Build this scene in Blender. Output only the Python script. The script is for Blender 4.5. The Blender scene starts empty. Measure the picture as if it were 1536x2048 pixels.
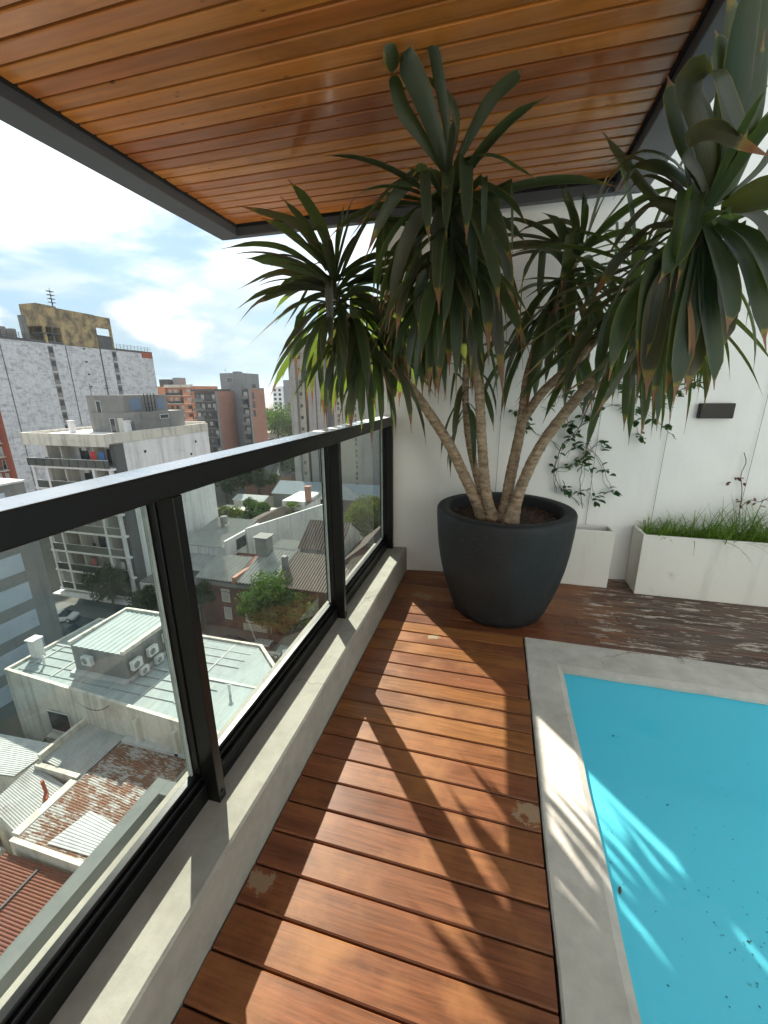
import bpy, math, random
from mathutils import Vector, Matrix
R = math.radians
rnd = random.Random(7)
sc = bpy.context.scene
col = sc.collection

# ------------------------------------------------------------------ camera
cam_d = bpy.data.cameras.new('camera')
cam = bpy.data.objects.new('camera', cam_d); col.objects.link(cam)
FPX = 826.55
cam_d.sensor_fit = 'VERTICAL'; cam_d.sensor_height = 24.0
cam_d.lens = FPX / 2048 * 24.0
cam_d.clip_start = 0.05; cam_d.clip_end = 20000
_p, _y, _r = R(-16.2527), R(-15.154), R(0.442)
_f = Vector((math.sin(_y)*math.cos(_p), math.cos(_y)*math.cos(_p), math.sin(_p)))
_rt = Vector((math.cos(_y), -math.sin(_y), 0)); _dn = _f.cross(_rt)
_r2 = math.cos(_r)*_rt + math.sin(_r)*_dn; _d2 = -math.sin(_r)*_rt + math.cos(_r)*_dn
cam.matrix_world = Matrix(((_r2.x, -_d2.x, -_f.x, 0), (_r2.y, -_d2.y, -_f.y, 0), (_r2.z, -_d2.z, -_f.z, 1.6), (0, 0, 0, 1)))
sc.camera = cam

# ------------------------------------------------------------------ sun, sky, exposure
SUN_H = Vector((-0.62, 0.785)).normalized(); SUN_TAN = 0.755
SUN_EL = math.atan(SUN_TAN)
to_sun = Vector((SUN_H.x, SUN_H.y, SUN_TAN)).normalized()
sun_d = bpy.data.lights.new('sun', 'SUN'); sun = bpy.data.objects.new('sun', sun_d); col.objects.link(sun)
sun_d.energy = 2.15; sun_d.angle = R(0.6); sun_d.color = (1.0, 0.93, 0.82)
sun.rotation_euler = to_sun.to_track_quat('Z', 'Y').to_euler()
sun.location = (-20, 25, 40)
sc.view_settings.view_transform = 'Standard'; sc.view_settings.look = 'None'
sc.view_settings.exposure = 2.85; sc.view_settings.gamma = 1.0
sc.view_settings.use_curve_mapping = False

W = bpy.data.worlds.new('World'); sc.world = W; W.use_nodes = True
nt = W.node_tree; nt.nodes.clear()
def N(nt, t, **kw):
    n = nt.nodes.new(t)
    for k, v in kw.items():
        if k.startswith('i_'):
            key = k[2:]; key = int(key) if key.isdigit() else key.replace('_', ' ')
            n.inputs[key].default_value = v
        else: setattr(n, k, v)
    return n
def L(nt, a, b): nt.links.new(a, b)
def ramp(nt, stops, src=None, interp='LINEAR'):
    n = nt.nodes.new('ShaderNodeValToRGB'); e = n.color_ramp.elements
    n.color_ramp.interpolation = interp
    while len(e) < len(stops): e.new(0.5)
    for i, (p, c) in enumerate(stops):
        e[i].position = p
        e[i].color = (c, c, c, 1) if not isinstance(c, (tuple, list)) else (*c, 1)
    if src is not None: L(nt, src, n.inputs[0])
    return n
def mathn(nt, op, a, b=None, clamp=False):
    n = nt.nodes.new('ShaderNodeMath'); n.operation = op; n.use_clamp = clamp
    for i, v in enumerate((a, b)):
        if v is None: continue
        if isinstance(v, (int, float)): n.inputs[i].default_value = v
        else: L(nt, v, n.inputs[i])
    return n.outputs[0]
def mixc(nt, fac, a, b, mode='MIX'):
    n = nt.nodes.new('ShaderNodeMix'); n.data_type = 'RGBA'; n.blend_type = mode
    for key, v in ((0, fac), (6, a), (7, b)):
        if isinstance(v, (int, float)): n.inputs[key].default_value = v
        elif isinstance(v, (tuple, list)): n.inputs[key].default_value = (*v[:3], 1)
        else: L(nt, v, n.inputs[key])
    return n.outputs[2]

sky = N(nt, 'ShaderNodeTexSky', sky_type='NISHITA', sun_disc=False, sun_elevation=SUN_EL,
        sun_rotation=math.atan2(SUN_H.x, SUN_H.y), air_density=1.0, dust_density=0.15, ozone_density=1.2, altitude=30)
tc = N(nt, 'ShaderNodeTexCoord')
sep = N(nt, 'ShaderNodeSeparateXYZ'); L(nt, tc.outputs['Generated'], sep.inputs[0])
zz = mathn(nt, 'ADD', mathn(nt, 'MAXIMUM', sep.outputs[2], 0.0), 0.13)
cx = mathn(nt, 'DIVIDE', sep.outputs[0], zz); cy = mathn(nt, 'DIVIDE', sep.outputs[1], zz)
cmb = N(nt, 'ShaderNodeCombineXYZ', i_2=3.3); L(nt, cx, cmb.inputs[0]); L(nt, cy, cmb.inputs[1])
n1 = N(nt, 'ShaderNodeTexNoise', i_Scale=1.15, i_Detail=9.0, i_Roughness=0.6, i_Distortion=0.25); L(nt, cmb.outputs[0], n1.inputs['Vector'])
n2 = N(nt, 'ShaderNodeTexNoise', i_Scale=0.33, i_Detail=3.0, i_Roughness=0.5); L(nt, cmb.outputs[0], n2.inputs['Vector'])
n3 = N(nt, 'ShaderNodeTexNoise', i_Scale=2.3, i_Detail=6.0, i_Roughness=0.55); L(nt, cmb.outputs[0], n3.inputs['Vector'])
cov = mathn(nt, 'ADD', mathn(nt, 'MULTIPLY', n1.outputs[0], 0.66), mathn(nt, 'MULTIPLY', n2.outputs[0], 0.36))
skyc = mixc(nt, 1.0, sky.outputs[0], (0.22, 0.225, 0.245), 'MULTIPLY')
# broken cloud: blue gaps, thin grey-blue veil, bright tops
mask = ramp(nt, [(0.40, 0.0), (0.475, 1.0)], cov)
tone = mathn(nt, 'ADD', mathn(nt, 'MULTIPLY', n1.outputs[0], 0.55), mathn(nt, 'MULTIPLY', n3.outputs[0], 0.45))
ccol = ramp(nt, [(0.42, (0.40, 0.48, 0.52)), (0.54, (0.55, 0.60, 0.62)), (0.72, (1.0, 1.0, 1.0))], tone)
# cloud is brighter round the sun
dt = N(nt, 'ShaderNodeVectorMath', operation='DOT_PRODUCT'); L(nt, tc.outputs['Generated'], dt.inputs[0]); dt.inputs[1].default_value = to_sun
glow = ramp(nt, [(0.35, 0.60), (0.75, 0.64), (0.93, 0.80), (1.0, 1.0)], dt.outputs['Value'])
ccol = mixc(nt, 1.0, ccol.outputs[0], glow.outputs[0], 'MULTIPLY')
ccol = mixc(nt, 1.0, ccol, (5.0, 5.0, 5.0), 'MULTIPLY')
# pale grey-blue air low over the horizon, heaped clouds standing in it
low = ramp(nt, [(0.0, 0.95), (0.12, 0.80), (0.34, 0.0)], sep.outputs[2])
sv = N(nt, 'ShaderNodeVectorMath', operation='MULTIPLY'); L(nt, tc.outputs['Generated'], sv.inputs[0]); sv.inputs[1].default_value = (1, 1, 1.7)
n5 = N(nt, 'ShaderNodeTexNoise', i_Scale=3.7, i_Detail=9.0, i_Roughness=0.50); L(nt, sv.outputs[0], n5.inputs['Vector'])
n6 = N(nt, 'ShaderNodeTexNoise', i_Scale=2.6, i_Detail=5.0, i_Roughness=0.5); L(nt, sv.outputs[0], n6.inputs['Vector'])
lowc = mixc(nt, ramp(nt, [(0.42, 0.0), (0.60, 1.0)], n6.outputs[0]).outputs[0], (0.66, 0.96, 1.16), (1.02, 1.32, 1.48))
fin = mixc(nt, mask.outputs[0], skyc, ccol)
fin = mixc(nt, low.outputs[0], fin, lowc)
heap = ramp(nt, [(0.515, 0.0), (0.565, 1.0)], n5.outputs[0])
band = ramp(nt, [(0.03, 0.0), (0.08, 1.0), (0.24, 1.0), (0.36, 0.0)], sep.outputs[2])
hcol = mixc(nt, ramp(nt, [(0.53, 0.0), (0.64, 1.0)], n5.outputs[0]).outputs[0], (1.45, 1.58, 1.65), (2.4, 2.36, 2.3))
fin = mixc(nt, mathn(nt, 'MULTIPLY', mathn(nt, 'MULTIPLY', heap.outputs[0], band.outputs[0]), 0.9), fin, hcol)
bg = N(nt, 'ShaderNodeBackground', i_Strength=0.09); L(nt, fin, bg.inputs[0])
wo = N(nt, 'ShaderNodeOutputWorld'); L(nt, bg.outputs[0], wo.inputs[0])

# ------------------------------------------------------------------ materials
def newmat(name):
    m = bpy.data.materials.new(name); m.use_nodes = True
    nt = m.node_tree; nt.nodes.clear()
    out = N(nt, 'ShaderNodeOutputMaterial'); b = N(nt, 'ShaderNodeBsdfPrincipled')
    L(nt, b.outputs[0], out.inputs[0])
    return m, nt, b, out
def pos(nt, scale=(1, 1, 1), rand=False):
    g = N(nt, 'ShaderNodeNewGeometry')
    v = g.outputs['Position']
    if rand:
        oi = N(nt, 'ShaderNodeObjectInfo')
        ml = N(nt, 'ShaderNodeVectorMath', operation='MULTIPLY_ADD')
        k = N(nt, 'ShaderNodeCombineXYZ'); r = mathn(nt, 'MULTIPLY', oi.outputs['Random'], 37.0)
        for i in range(3): L(nt, r, k.inputs[i])
        ad = N(nt, 'ShaderNodeVectorMath', operation='ADD'); L(nt, v, ad.inputs[0]); L(nt, k.outputs[0], ad.inputs[1]); v = ad.outputs[0]
    mp = N(nt, 'ShaderNodeVectorMath', operation='MULTIPLY'); L(nt, v, mp.inputs[0]); mp.inputs[1].default_value = scale
    return mp.outputs[0]
def noise(nt, vec, s, d=5, r=0.55, dist=0.0):
    n = N(nt, 'ShaderNodeTexNoise', i_Scale=s, i_Detail=d, i_Roughness=r, i_Distortion=dist); L(nt, vec, n.inputs['Vector']); return n.outputs[0]
def bump(nt, b, h, strength=0.3, dist=0.01):
    n = N(nt, 'ShaderNodeBump', i_Strength=strength, i_Distance=dist); L(nt, h, n.inputs['Height']); L(nt, n.outputs[0], b.inputs['Normal'])
MC = {}
def plain(name, c, rough=0.6, metal=0.0, spec=0.5, var=0.12, scale=6.0, bmp=0.0, rv=0.1):
    """Single colour with soft mottling."""
    if name in MC: return MC[name]
    m, nt, b, o = newmat(name)
    n = noise(nt, pos(nt), scale, 6, 0.6)
    rr = ramp(nt, [(0.25, 1 - var), (0.75, 1 + var)], n)
    L(nt, mixc(nt, 1.0, c, rr.outputs[0], 'MULTIPLY'), b.inputs['Base Color'])
    L(nt, ramp(nt, [(0.3, max(rough - rv, 0.02)), (0.7, min(rough + rv, 1))], n).outputs[0], b.inputs['Roughness'])
    b.inputs['Metallic'].default_value = metal; b.inputs['Specular IOR Level'].default_value = spec
    if bmp: bump(nt, b, noise(nt, pos(nt), scale*8, 4), bmp, 0.004)
    MC[name] = m; return m
def stained(name, c, dark=(0.05, 0.045, 0.04), amt=0.5, streak=0.5, scale=0.3, rough=0.9, lo=0.5, hi=0.75, rand=False, extra=None, joints=0.0, squash=(1, 1, 1)):
    """Weathered render or concrete: blotches, vertical rain streaks and grime."""
    if name in MC: return MC[name]
    m, nt, b, o = newmat(name)
    p = pos(nt, squash, rand)
    n1 = noise(nt, p, scale, 8, 0.68)
    ps = pos(nt, (1, 1, 0.06), rand)
    n2 = noise(nt, ps, scale*4.5, 6, 0.65)
    n3 = noise(nt, p, scale*7, 6, 0.7)
    f1 = mathn(nt, 'MULTIPLY', ramp(nt, [(lo, 0), (hi, 1)], n1).outputs[0], amt)
    f2 = mathn(nt, 'MULTIPLY', ramp(nt, [(0.5, 0), (0.78, 1)], n2).outputs[0], streak)
    f3 = mathn(nt, 'MULTIPLY', ramp(nt, [(0.5, 0), (0.75, 1)], n3).outputs[0], amt*0.55)
    base = mixc(nt, 1.0, c, ramp(nt, [(0.3, 0.86), (0.7, 1.1)], n3).outputs[0], 'MULTIPLY')
    if extra: base = mixc(nt, ramp(nt, [(extra[1], 0), (extra[1]+0.08, 1)], noise(nt, p, scale*1.7, 6, 0.6)).outputs[0], base, extra[0])
    a = mixc(nt, f1, base, dark); a = mixc(nt, f2, a, dark); a = mixc(nt, f3, a, dark)
    if joints:
        g = N(nt, 'ShaderNodeNewGeometry'); s2 = N(nt, 'ShaderNodeSeparateXYZ'); L(nt, g.outputs['Position'], s2.inputs[0])
        w = mathn(nt, 'FRACT', mathn(nt, 'DIVIDE', s2.outputs[2], joints))
        a = mixc(nt, ramp(nt, [(0.0, 0.45), (0.035, 0.0)], w).outputs[0], a, dark)
    L(nt, a, b.inputs['Base Color']); b.inputs['Roughness'].default_value = rough
    b.inputs['Specular IOR Level'].default_value = 0.25
    bump(nt, b, n3, 0.25, 0.02)
    MC[name] = m; return m
def glassy(name, tint=(0.9, 0.96, 0.95), dust=0.03, refl=1.0, dustcol=(0.75, 0.75, 0.72), rough=0.0):
    """Thin clear pane: transparent body, Fresnel reflection, a film of dust and drip marks."""
    m = bpy.data.materials.new(name); m.use_nodes = True; nt = m.node_tree; nt.nodes.clear()
    o = N(nt, 'ShaderNodeOutputMaterial')
    t = N(nt, 'ShaderNodeBsdfTransparent', i_Color=(*tint, 1)); g = N(nt, 'ShaderNodeBsdfGlossy', i_Roughness=rough)
    fr = N(nt, 'ShaderNodeFresnel', i_IOR=1.45)
    gb = N(nt, 'ShaderNodeNewGeometry'); front = mathn(nt, 'SUBTRACT', 1.0, gb.outputs['Backfacing'])
    ms = N(nt, 'ShaderNodeMixShader'); L(nt, mathn(nt, 'MULTIPLY', mathn(nt, 'MULTIPLY', fr.outputs[0], refl, True), front), ms.inputs[0]); L(nt, t.outputs[0], ms.inputs[1]); L(nt, g.outputs[0], ms.inputs[2])
    d = N(nt, 'ShaderNodeBsdfDiffuse', i_Color=(*dustcol, 1))
    p = pos(nt); n = noise(nt, pos(nt, (1, 1, 0.12)), 22, 6, 0.7); n2 = noise(nt, p, 60, 3, 0.5); n3 = noise(nt, p, 3, 5, 0.6)
    f = mathn(nt, 'MULTIPLY', ramp(nt, [(0.45, 0.15), (0.8, 1.0)], n).outputs[0], dust)
    f = mathn(nt, 'ADD', f, mathn(nt, 'MULTIPLY', ramp(nt, [(0.70, 0), (0.78, 1.0)], n2).outputs[0], dust*2.2))
    f = mathn(nt, 'MULTIPLY', f, ramp(nt, [(0.3, 0.4), (0.7, 1.4)], n3).outputs[0])
    m2 = N(nt, 'ShaderNodeMixShader'); L(nt, f, m2.inputs[0]); L(nt, ms.outputs[0], m2.inputs[1]); L(nt, d.outputs[0], m2.inputs[2])
    L(nt, m2.outputs[0], o.inputs[0]); return m

WEAR = [(-0.67, 0.85, 0.040, 0.55), (-0.32, 2.46, 0.032, 0.75), (0.245, 1.33, 0.050, 0.6), (-0.5, 3.01, 0.06, 0.35)]
def wood_deck():
    m, nt, b, o = newmat('deck_wood')
    oi = N(nt, 'ShaderNodeObjectInfo')
    pg = pos(nt, (1.1, 16, 16), True); grain = noise(nt, pg, 1.6, 9, 0.62, 0.6)
    fine = noise(nt, pos(nt, (6, 130, 60), True), 1.0, 4, 0.6)
    blot = noise(nt, pos(nt, (1, 1, 1), True), 3.2, 5, 0.6)
    basec = ramp(nt, [(0.0, (0.135, 0.044, 0.020)), (0.35, (0.190, 0.066, 0.028)), (0.62, (0.160, 0.058, 0.029)), (0.8, (0.240, 0.093, 0.029)), (1.0, (0.172, 0.058, 0.025))], oi.outputs['Random'])
    c = mixc(nt, 1.0, basec.outputs[0], ramp(nt, [(0.28, 0.62), (0.5, 1.0), (0.74, 1.4)], grain).outputs[0], 'MULTIPLY')
    c = mixc(nt, 1.0, c, ramp(nt, [(0.3, 0.70), (0.7, 1.22)], fine).outputs[0], 'MULTIPLY')
    c = mixc(nt, ramp(nt, [(0.50, 0.0), (0.72, 0.65)], blot).outputs[0], c, (0.34, 0.135, 0.040))
    c = mixc(nt, mathn(nt, 'MULTIPLY', ramp(nt, [(0.62, 0.0), (0.75, 0.6)], noise(nt, pos(nt, (2.5, 5, 1), True), 2.0, 6, 0.65)).outputs[0], 1.0), c, (0.085, 0.028, 0.016))
    # varnish worn off and bare grey wood towards the far right of the terrace
    g = N(nt, 'ShaderNodeNewGeometry'); s = N(nt, 'ShaderNodeSeparateXYZ'); L(nt, g.outputs['Position'], s.inputs[0])
    wx = ramp(nt, [(0.0, 0.0), (1.0, 1.0)], mathn(nt, 'MULTIPLY', mathn(nt, 'SUBTRACT', s.outputs[0], 0.50), 1.5, True))
    wy = ramp(nt, [(0.0, 0.0), (1.0, 1.0)], mathn(nt, 'MULTIPLY', mathn(nt, 'SUBTRACT', s.outputs[1], 2.3), 3.0, True))
    zone = mathn(nt, 'MULTIPLY', wx.outputs[0], wy.outputs[0])
    n1 = noise(nt, pos(nt, (1.6, 12, 4)), 1.3, 8, 0.7); n2 = noise(nt, pos(nt, (2.0, 9, 4)), 2.2, 9, 0.72)
    grey = mathn(nt, 'MULTIPLY', ramp(nt, [(0.30, 0.0), (0.48, 1.0)], n1).outputs[0], zone)
    c = mixc(nt, mathn(nt, 'MULTIPLY', grey, 0.92), c, mixc(nt, ramp(nt, [(0.35, 0.0), (0.65, 1.0)], grain).outputs[0], (0.045, 0.034, 0.028), (0.155, 0.120, 0.095)))
    peel = mathn(nt, 'MULTIPLY', ramp(nt, [(0.545, 0.0), (0.585, 1.0)], n2).outputs[0], ramp(nt, [(0.2, 0.0), (0.5, 1.0)], zone).outputs[0])
    c = mixc(nt, peel, c, (0.42, 0.36, 0.30))
    # a few bare scuffs elsewhere
    sc_ = ramp(nt, [(0.70, 0.0), (0.735, 1.0)], noise(nt, pos(nt, (3.0, 8, 1)), 1.9, 7, 0.66))
    c = mixc(nt, mathn(nt, 'MULTIPLY', sc_.outputs[0], 0.75), c, (0.36, 0.25, 0.16))
    scr = ramp(nt, [(0.79, 0.0), (0.82, 1.0)], noise(nt, pos(nt, (40, 9, 1), True), 1.0, 3, 0.5))
    c = mixc(nt, mathn(nt, 'MULTIPLY', scr.outputs[0], 0.35), c, (0.45, 0.26, 0.16))
    wob = N(nt, 'ShaderNodeTexNoise', i_Scale=15.0, i_Detail=7.0, i_Roughness=0.7); L(nt, pos(nt), wob.inputs['Vector'])
    for (wx_, wy_, wr, wa) in WEAR:
        sb = N(nt, 'ShaderNodeVectorMath', operation='SUBTRACT'); L(nt, pos(nt, (0.75, 1.25, 0)), sb.inputs[0]); sb.inputs[1].default_value = (wx_*0.75, wy_*1.25, 0)
        ln = N(nt, 'ShaderNodeVectorMath', operation='LENGTH'); L(nt, sb.outputs[0], ln.inputs[0])
        dd = mathn(nt, 'SUBTRACT', mathn(nt, 'DIVIDE', ln.outputs['Value'], wr), mathn(nt, 'MULTIPLY', mathn(nt, 'SUBTRACT', wob.outputs[0], 0.5), 4.6))
        c = mixc(nt, mathn(nt, 'MULTIPLY', ramp(nt, [(0.85, 1.0), (1.0, 0.0)], dd).outputs[0], wa), c, (0.34, 0.265, 0.17))
    L(nt, c, b.inputs['Base Color'])
    rg = ramp(nt, [(0.3, 0.30), (0.7, 0.46)], blot)
    L(nt, mathn(nt, 'ADD', rg.outputs[0], mathn(nt, 'MULTIPLY', grey, 0.35), True), b.inputs['Roughness'])
    b.inputs['Specular IOR Level'].default_value = 0.30
    bump(nt, b, mathn(nt, 'ADD', grain, mathn(nt, 'MULTIPLY', fine, 0.6)), 0.12, 0.004)
    return m
def wood_ceiling():
    m, nt, b, o = newmat('ceiling_wood')
    oi = N(nt, 'ShaderNodeObjectInfo')
    grain = noise(nt, pos(nt, (0.8, 14, 14), True), 1.7, 9, 0.6, 0.8)
    blot = noise(nt, pos(nt, (1, 2.5, 1), True), 1.6, 5, 0.6)
    c = ramp(nt, [(0.0, (0.38, 0.112, 0.028)), (0.25, (0.58, 0.205, 0.040)), (0.5, (0.42, 0.122, 0.032)), (0.75, (0.66, 0.260, 0.048)), (1.0, (0.33, 0.092, 0.026))], oi.outputs['Random']).outputs[0]
    c = mixc(nt, 1.0, c, ramp(nt, [(0.3, 0.72), (0.55, 1.0), (0.75, 1.22)], grain).outputs[0], 'MULTIPLY')
    c = mixc(nt, ramp(nt, [(0.56, 0.0), (0.76, 0.7)], blot).outputs[0], c, (0.24, 0.080, 0.030))
    v = N(nt, 'ShaderNodeTexVoronoi', i_Scale=1.0); L(nt, pos(nt, (4.5, 11, 1), True), v.inputs['Vector'])
    kn = ramp(nt, [(0.03, 1.0), (0.075, 0.0)], v.outputs['Distance'])
    c = mixc(nt, mathn(nt, 'MULTIPLY', kn.outputs[0], 0.75), c, (0.06, 0.02, 0.01))
    kb = ramp(nt, [(0.70, 0.0), (0.80, 1.0)], noise(nt, pos(nt, (2.2, 6, 1), True), 1.8, 6, 0.65))
    c = mixc(nt, mathn(nt, 'MULTIPLY', kb.outputs[0], 0.6), c, (0.10, 0.035, 0.018))
    L(nt, c, b.inputs['Base Color']); b.inputs['Roughness'].default_value = 0.24; b.inputs['Coat Weight'].default_value = 0.45; b.inputs['Coat Roughness'].default_value = 0.13
    b.inputs['Specular IOR Level'].default_value = 0.45
    bump(nt, b, grain, 0.06, 0.003)
    return m
def concrete_coping(name='coping_cement', k=1.0):
    m, nt, b, o = newmat(name)
    p = pos(nt); n1 = noise(nt, p, 2.0, 8, 0.62); n2 = noise(nt, p, 11, 8, 0.65); n3 = noise(nt, p, 70, 4, 0.6)
    c = ramp(nt, [(0.25, (0.35, 0.325, 0.28)), (0.5, (0.46, 0.435, 0.385)), (0.75, (0.55, 0.525, 0.47))], n1).outputs[0]
    c = mixc(nt, 1.0, c, ramp(nt, [(0.25, 0.82), (0.75, 1.12)], n2).outputs[0], 'MULTIPLY')
    if k != 1.0: c = mixc(nt, 1.0, c, (k, k, k*0.97), 'MULTIPLY')
    c = mixc(nt, ramp(nt, [(0.66, 0.0), (0.74, 0.45)], noise(nt, p, 4.5, 7, 0.68)).outputs[0], c, (0.16, 0.15, 0.125))
    # hairline cracks
    v = N(nt, 'ShaderNodeTexVoronoi', i_Scale=1.0, feature='DISTANCE_TO_EDGE')
    wv = N(nt, 'ShaderNodeVectorMath', operation='MULTIPLY_ADD'); 
    nz = N(nt, 'ShaderNodeTexNoise', i_Scale=5.0, i_Detail=5.0); L(nt, p, nz.inputs['Vector'])
    L(nt, nz.outputs['Color'], wv.inputs[0]); wv.inputs[1].default_value = (0.35, 0.35, 0.35); L(nt, p, wv.inputs[2])
    L(nt, wv.outputs[0], v.inputs['Vector'])
    cr = ramp(nt, [(0.0, 1.0), (0.006, 0.0)], v.outputs['Distance'])
    crm = mathn(nt, 'MULTIPLY', cr.outputs[0], ramp(nt, [(0.46, 0), (0.56, 0.7)], noise(nt, p, 1.3, 3)).outputs[0])
    c = mixc(nt, crm, c, (0.12, 0.11, 0.10))
    L(nt, c, b.inputs['Base Color']); b.inputs['Roughness'].default_value = 0.82
    b.inputs['Specular IOR Level'].default_value = 0.25
    bump(nt, b, mathn(nt, 'ADD', n2, mathn(nt, 'MULTIPLY', n3, 0.3)), 0.3, 0.01)
    return m
def wall_paint(name, c, dirt=0.3):
    m, nt, b, o = newmat(name)
    p = pos(nt); n1 = noise(nt, p, 1.4, 6, 0.6); n2 = noise(nt, p, 26, 5, 0.6); ns = noise(nt, pos(nt, (1, 1, 0.12)), 7, 6, 0.65)
    cc = mixc(nt, 1.0, c, ramp(nt, [(0.3, 0.93), (0.7, 1.04)], n1).outputs[0], 'MULTIPLY')
    f = mathn(nt, 'MULTIPLY', ramp(nt, [(0.55, 0), (0.85, 1)], ns).outputs[0], dirt)
    cc = mixc(nt, f, cc, (0.30, 0.29, 0.26))
    f2 = mathn(nt, 'MULTIPLY', ramp(nt, [(0.63, 0), (0.72, 1)], noise(nt, p, 3.1, 8, 0.7)).outputs[0], dirt)
    cc = mixc(nt, f2, cc, (0.36, 0.34, 0.30))
    L(nt, cc, b.inputs['Base Color']); b.inputs['Roughness'].default_value = 0.85; b.inputs['Specular IOR Level'].default_value = 0.2
    bump(nt, b, n2, 0.25, 0.006)
    return m
def metal_roof(name, c, rust=0.0, rustcol=(0.17, 0.062, 0.030), rough=0.8, white=0.0, dark=(0.16, 0.15, 0.14), stretch=(1.2, 0.5, 1), lo=0.50):
    if name in MC: return MC[name]
    m, nt, b, o = newmat(name)
    p = pos(nt); ps = pos(nt, stretch)
    n1 = noise(nt, p, 0.45, 7, 0.62); n2 = noise(nt, ps, 1.5, 8, 0.7); n3 = noise(nt, ps, 6, 5, 0.65)
    cc = mixc(nt, 1.0, c, ramp(nt, [(0.3, 0.82), (0.7, 1.14)], n2).outputs[0], 'MULTIPLY')
    cc = mixc(nt, ramp(nt, [(0.52, 0), (0.78, 0.55)], n1).outputs[0], cc, dark)
    if rust:
        f = mathn(nt, 'ADD', mathn(nt, 'MULTIPLY', n1, 0.55), mathn(nt, 'MULTIPLY', n2, 0.5))
        f = mathn(nt, 'ADD', f, mathn(nt, 'MULTIPLY', mathn(nt, 'SUBTRACT', n3, 0.5), 0.35))
        cc = mixc(nt, mathn(nt, 'MULTIPLY', ramp(nt, [(lo, 0), (lo+0.06, 1)], f).outputs[0], rust), cc,
                  mixc(nt, ramp(nt, [(0.35, 0), (0.65, 1)], n3).outputs[0], rustcol, tuple(x*0.45 for x in rustcol)))
    L(nt, cc, b.inputs['Base Color']); b.inputs['Roughness'].default_value = rough; b.inputs['Specular IOR Level'].default_value = 0.25
    MC[name] = m; return m
def leaf_mat(name, c1, c2, trans=(0.20, 0.30, 0.02), tip=True, rough=0.36):
    m = bpy.data.materials.new(name); m.use_nodes = True; nt = m.node_tree; nt.nodes.clear()
    o = N(nt, 'ShaderNodeOutputMaterial'); b = N(nt, 'ShaderNodeBsdfPrincipled'); t = N(nt, 'ShaderNodeBsdfTranslucent')
    oi = N(nt, 'ShaderNodeObjectInfo')
    uv = N(nt, 'ShaderNodeUVMap'); s = N(nt, 'ShaderNodeSeparateXYZ'); L(nt, uv.outputs[0], s.inputs[0])
    c = mixc(nt, oi.outputs['Random'], c1, c2)
    gr = N(nt, 'ShaderNodeTexNoise', i_Scale=1.0, i_Detail=4.0)
    sv = N(nt, 'ShaderNodeVectorMath', operation='MULTIPLY'); L(nt, uv.outputs[0], sv.inputs[0]); sv.inputs[1].default_value = (26, 1.5, 1); L(nt, sv.outputs[0], gr.inputs['Vector'])
    c = mixc(nt, 1.0, c, ramp(nt, [(0.3, 0.75), (0.7, 1.3)], gr.outputs[0]).outputs[0], 'MULTIPLY')
    ds = noise(nt, pos(nt), 18, 5, 0.65)
    c = mixc(nt, ramp(nt, [(0.5, 0.0), (0.8, 0.30)], ds).outputs[0], c, (0.12, 0.10, 0.075))
    tc_ = mixc(nt, oi.outputs['Random'], trans, tuple(x*0.7 for x in trans))
    if tip:
        ed = mathn(nt, 'ABSOLUTE', mathn(nt, 'SUBTRACT', s.outputs[0], 0.5))
        wob = mathn(nt, 'MULTIPLY', mathn(nt, 'SUBTRACT', noise(nt, pos(nt), 30, 4, 0.7), 0.5), 0.14)
        e = mathn(nt, 'ADD', ed, mathn(nt, 'MULTIPLY', wob, 0.5))
        ef = ramp(nt, [(0.455, 0.0), (0.49, 0.7)], e).outputs[0]
        ef = mathn(nt, 'MULTIPLY', ef, ramp(nt, [(0.35, 0.0), (0.6, 1.0)], s.outputs[1]).outputs[0])
        c = mixc(nt, ef, c, (0.26, 0.20, 0.035))
        rr = mathn(nt, 'MULTIPLY', mathn(nt, 'SUBTRACT', oi.outputs['Random'], 0.55), 0.15)
        tv = mathn(nt, 'ADD', mathn(nt, 'ADD', s.outputs[1], rr), wob)
        tf = ramp(nt, [(0.865, 0.0), (0.895, 1.0)], tv).outputs[0]
        dry = mixc(nt, gr.outputs[0], (0.16, 0.055, 0.022), (0.34, 0.19, 0.09))
        c = mixc(nt, ramp(nt, [(0.835, 0.0), (0.865, 0.8)], tv).outputs[0], c, (0.30, 0.22, 0.03))
        c = mixc(nt, tf, c, dry); tc_ = mixc(nt, tf, tc_, (0.14, 0.055, 0.02))
    L(nt, c, b.inputs['Base Color']); L(nt, tc_, t.inputs[0])
    b.inputs['Roughness'].default_value = rough; b.inputs['Specular IOR Level'].default_value = 0.4
    bp = N(nt, 'ShaderNodeBump', i_Strength=0.25, i_Distance=0.004); L(nt, gr.outputs[0], bp.inputs['Height']); L(nt, bp.outputs[0], b.inputs['Normal'])
    ad = N(nt, 'ShaderNodeMixShader', i_0=0.28); L(nt, b.outputs[0], ad.inputs[1]); L(nt, t.outputs[0], ad.inputs[2]); L(nt, ad.outputs[0], o.inputs[0])
    return m
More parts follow.
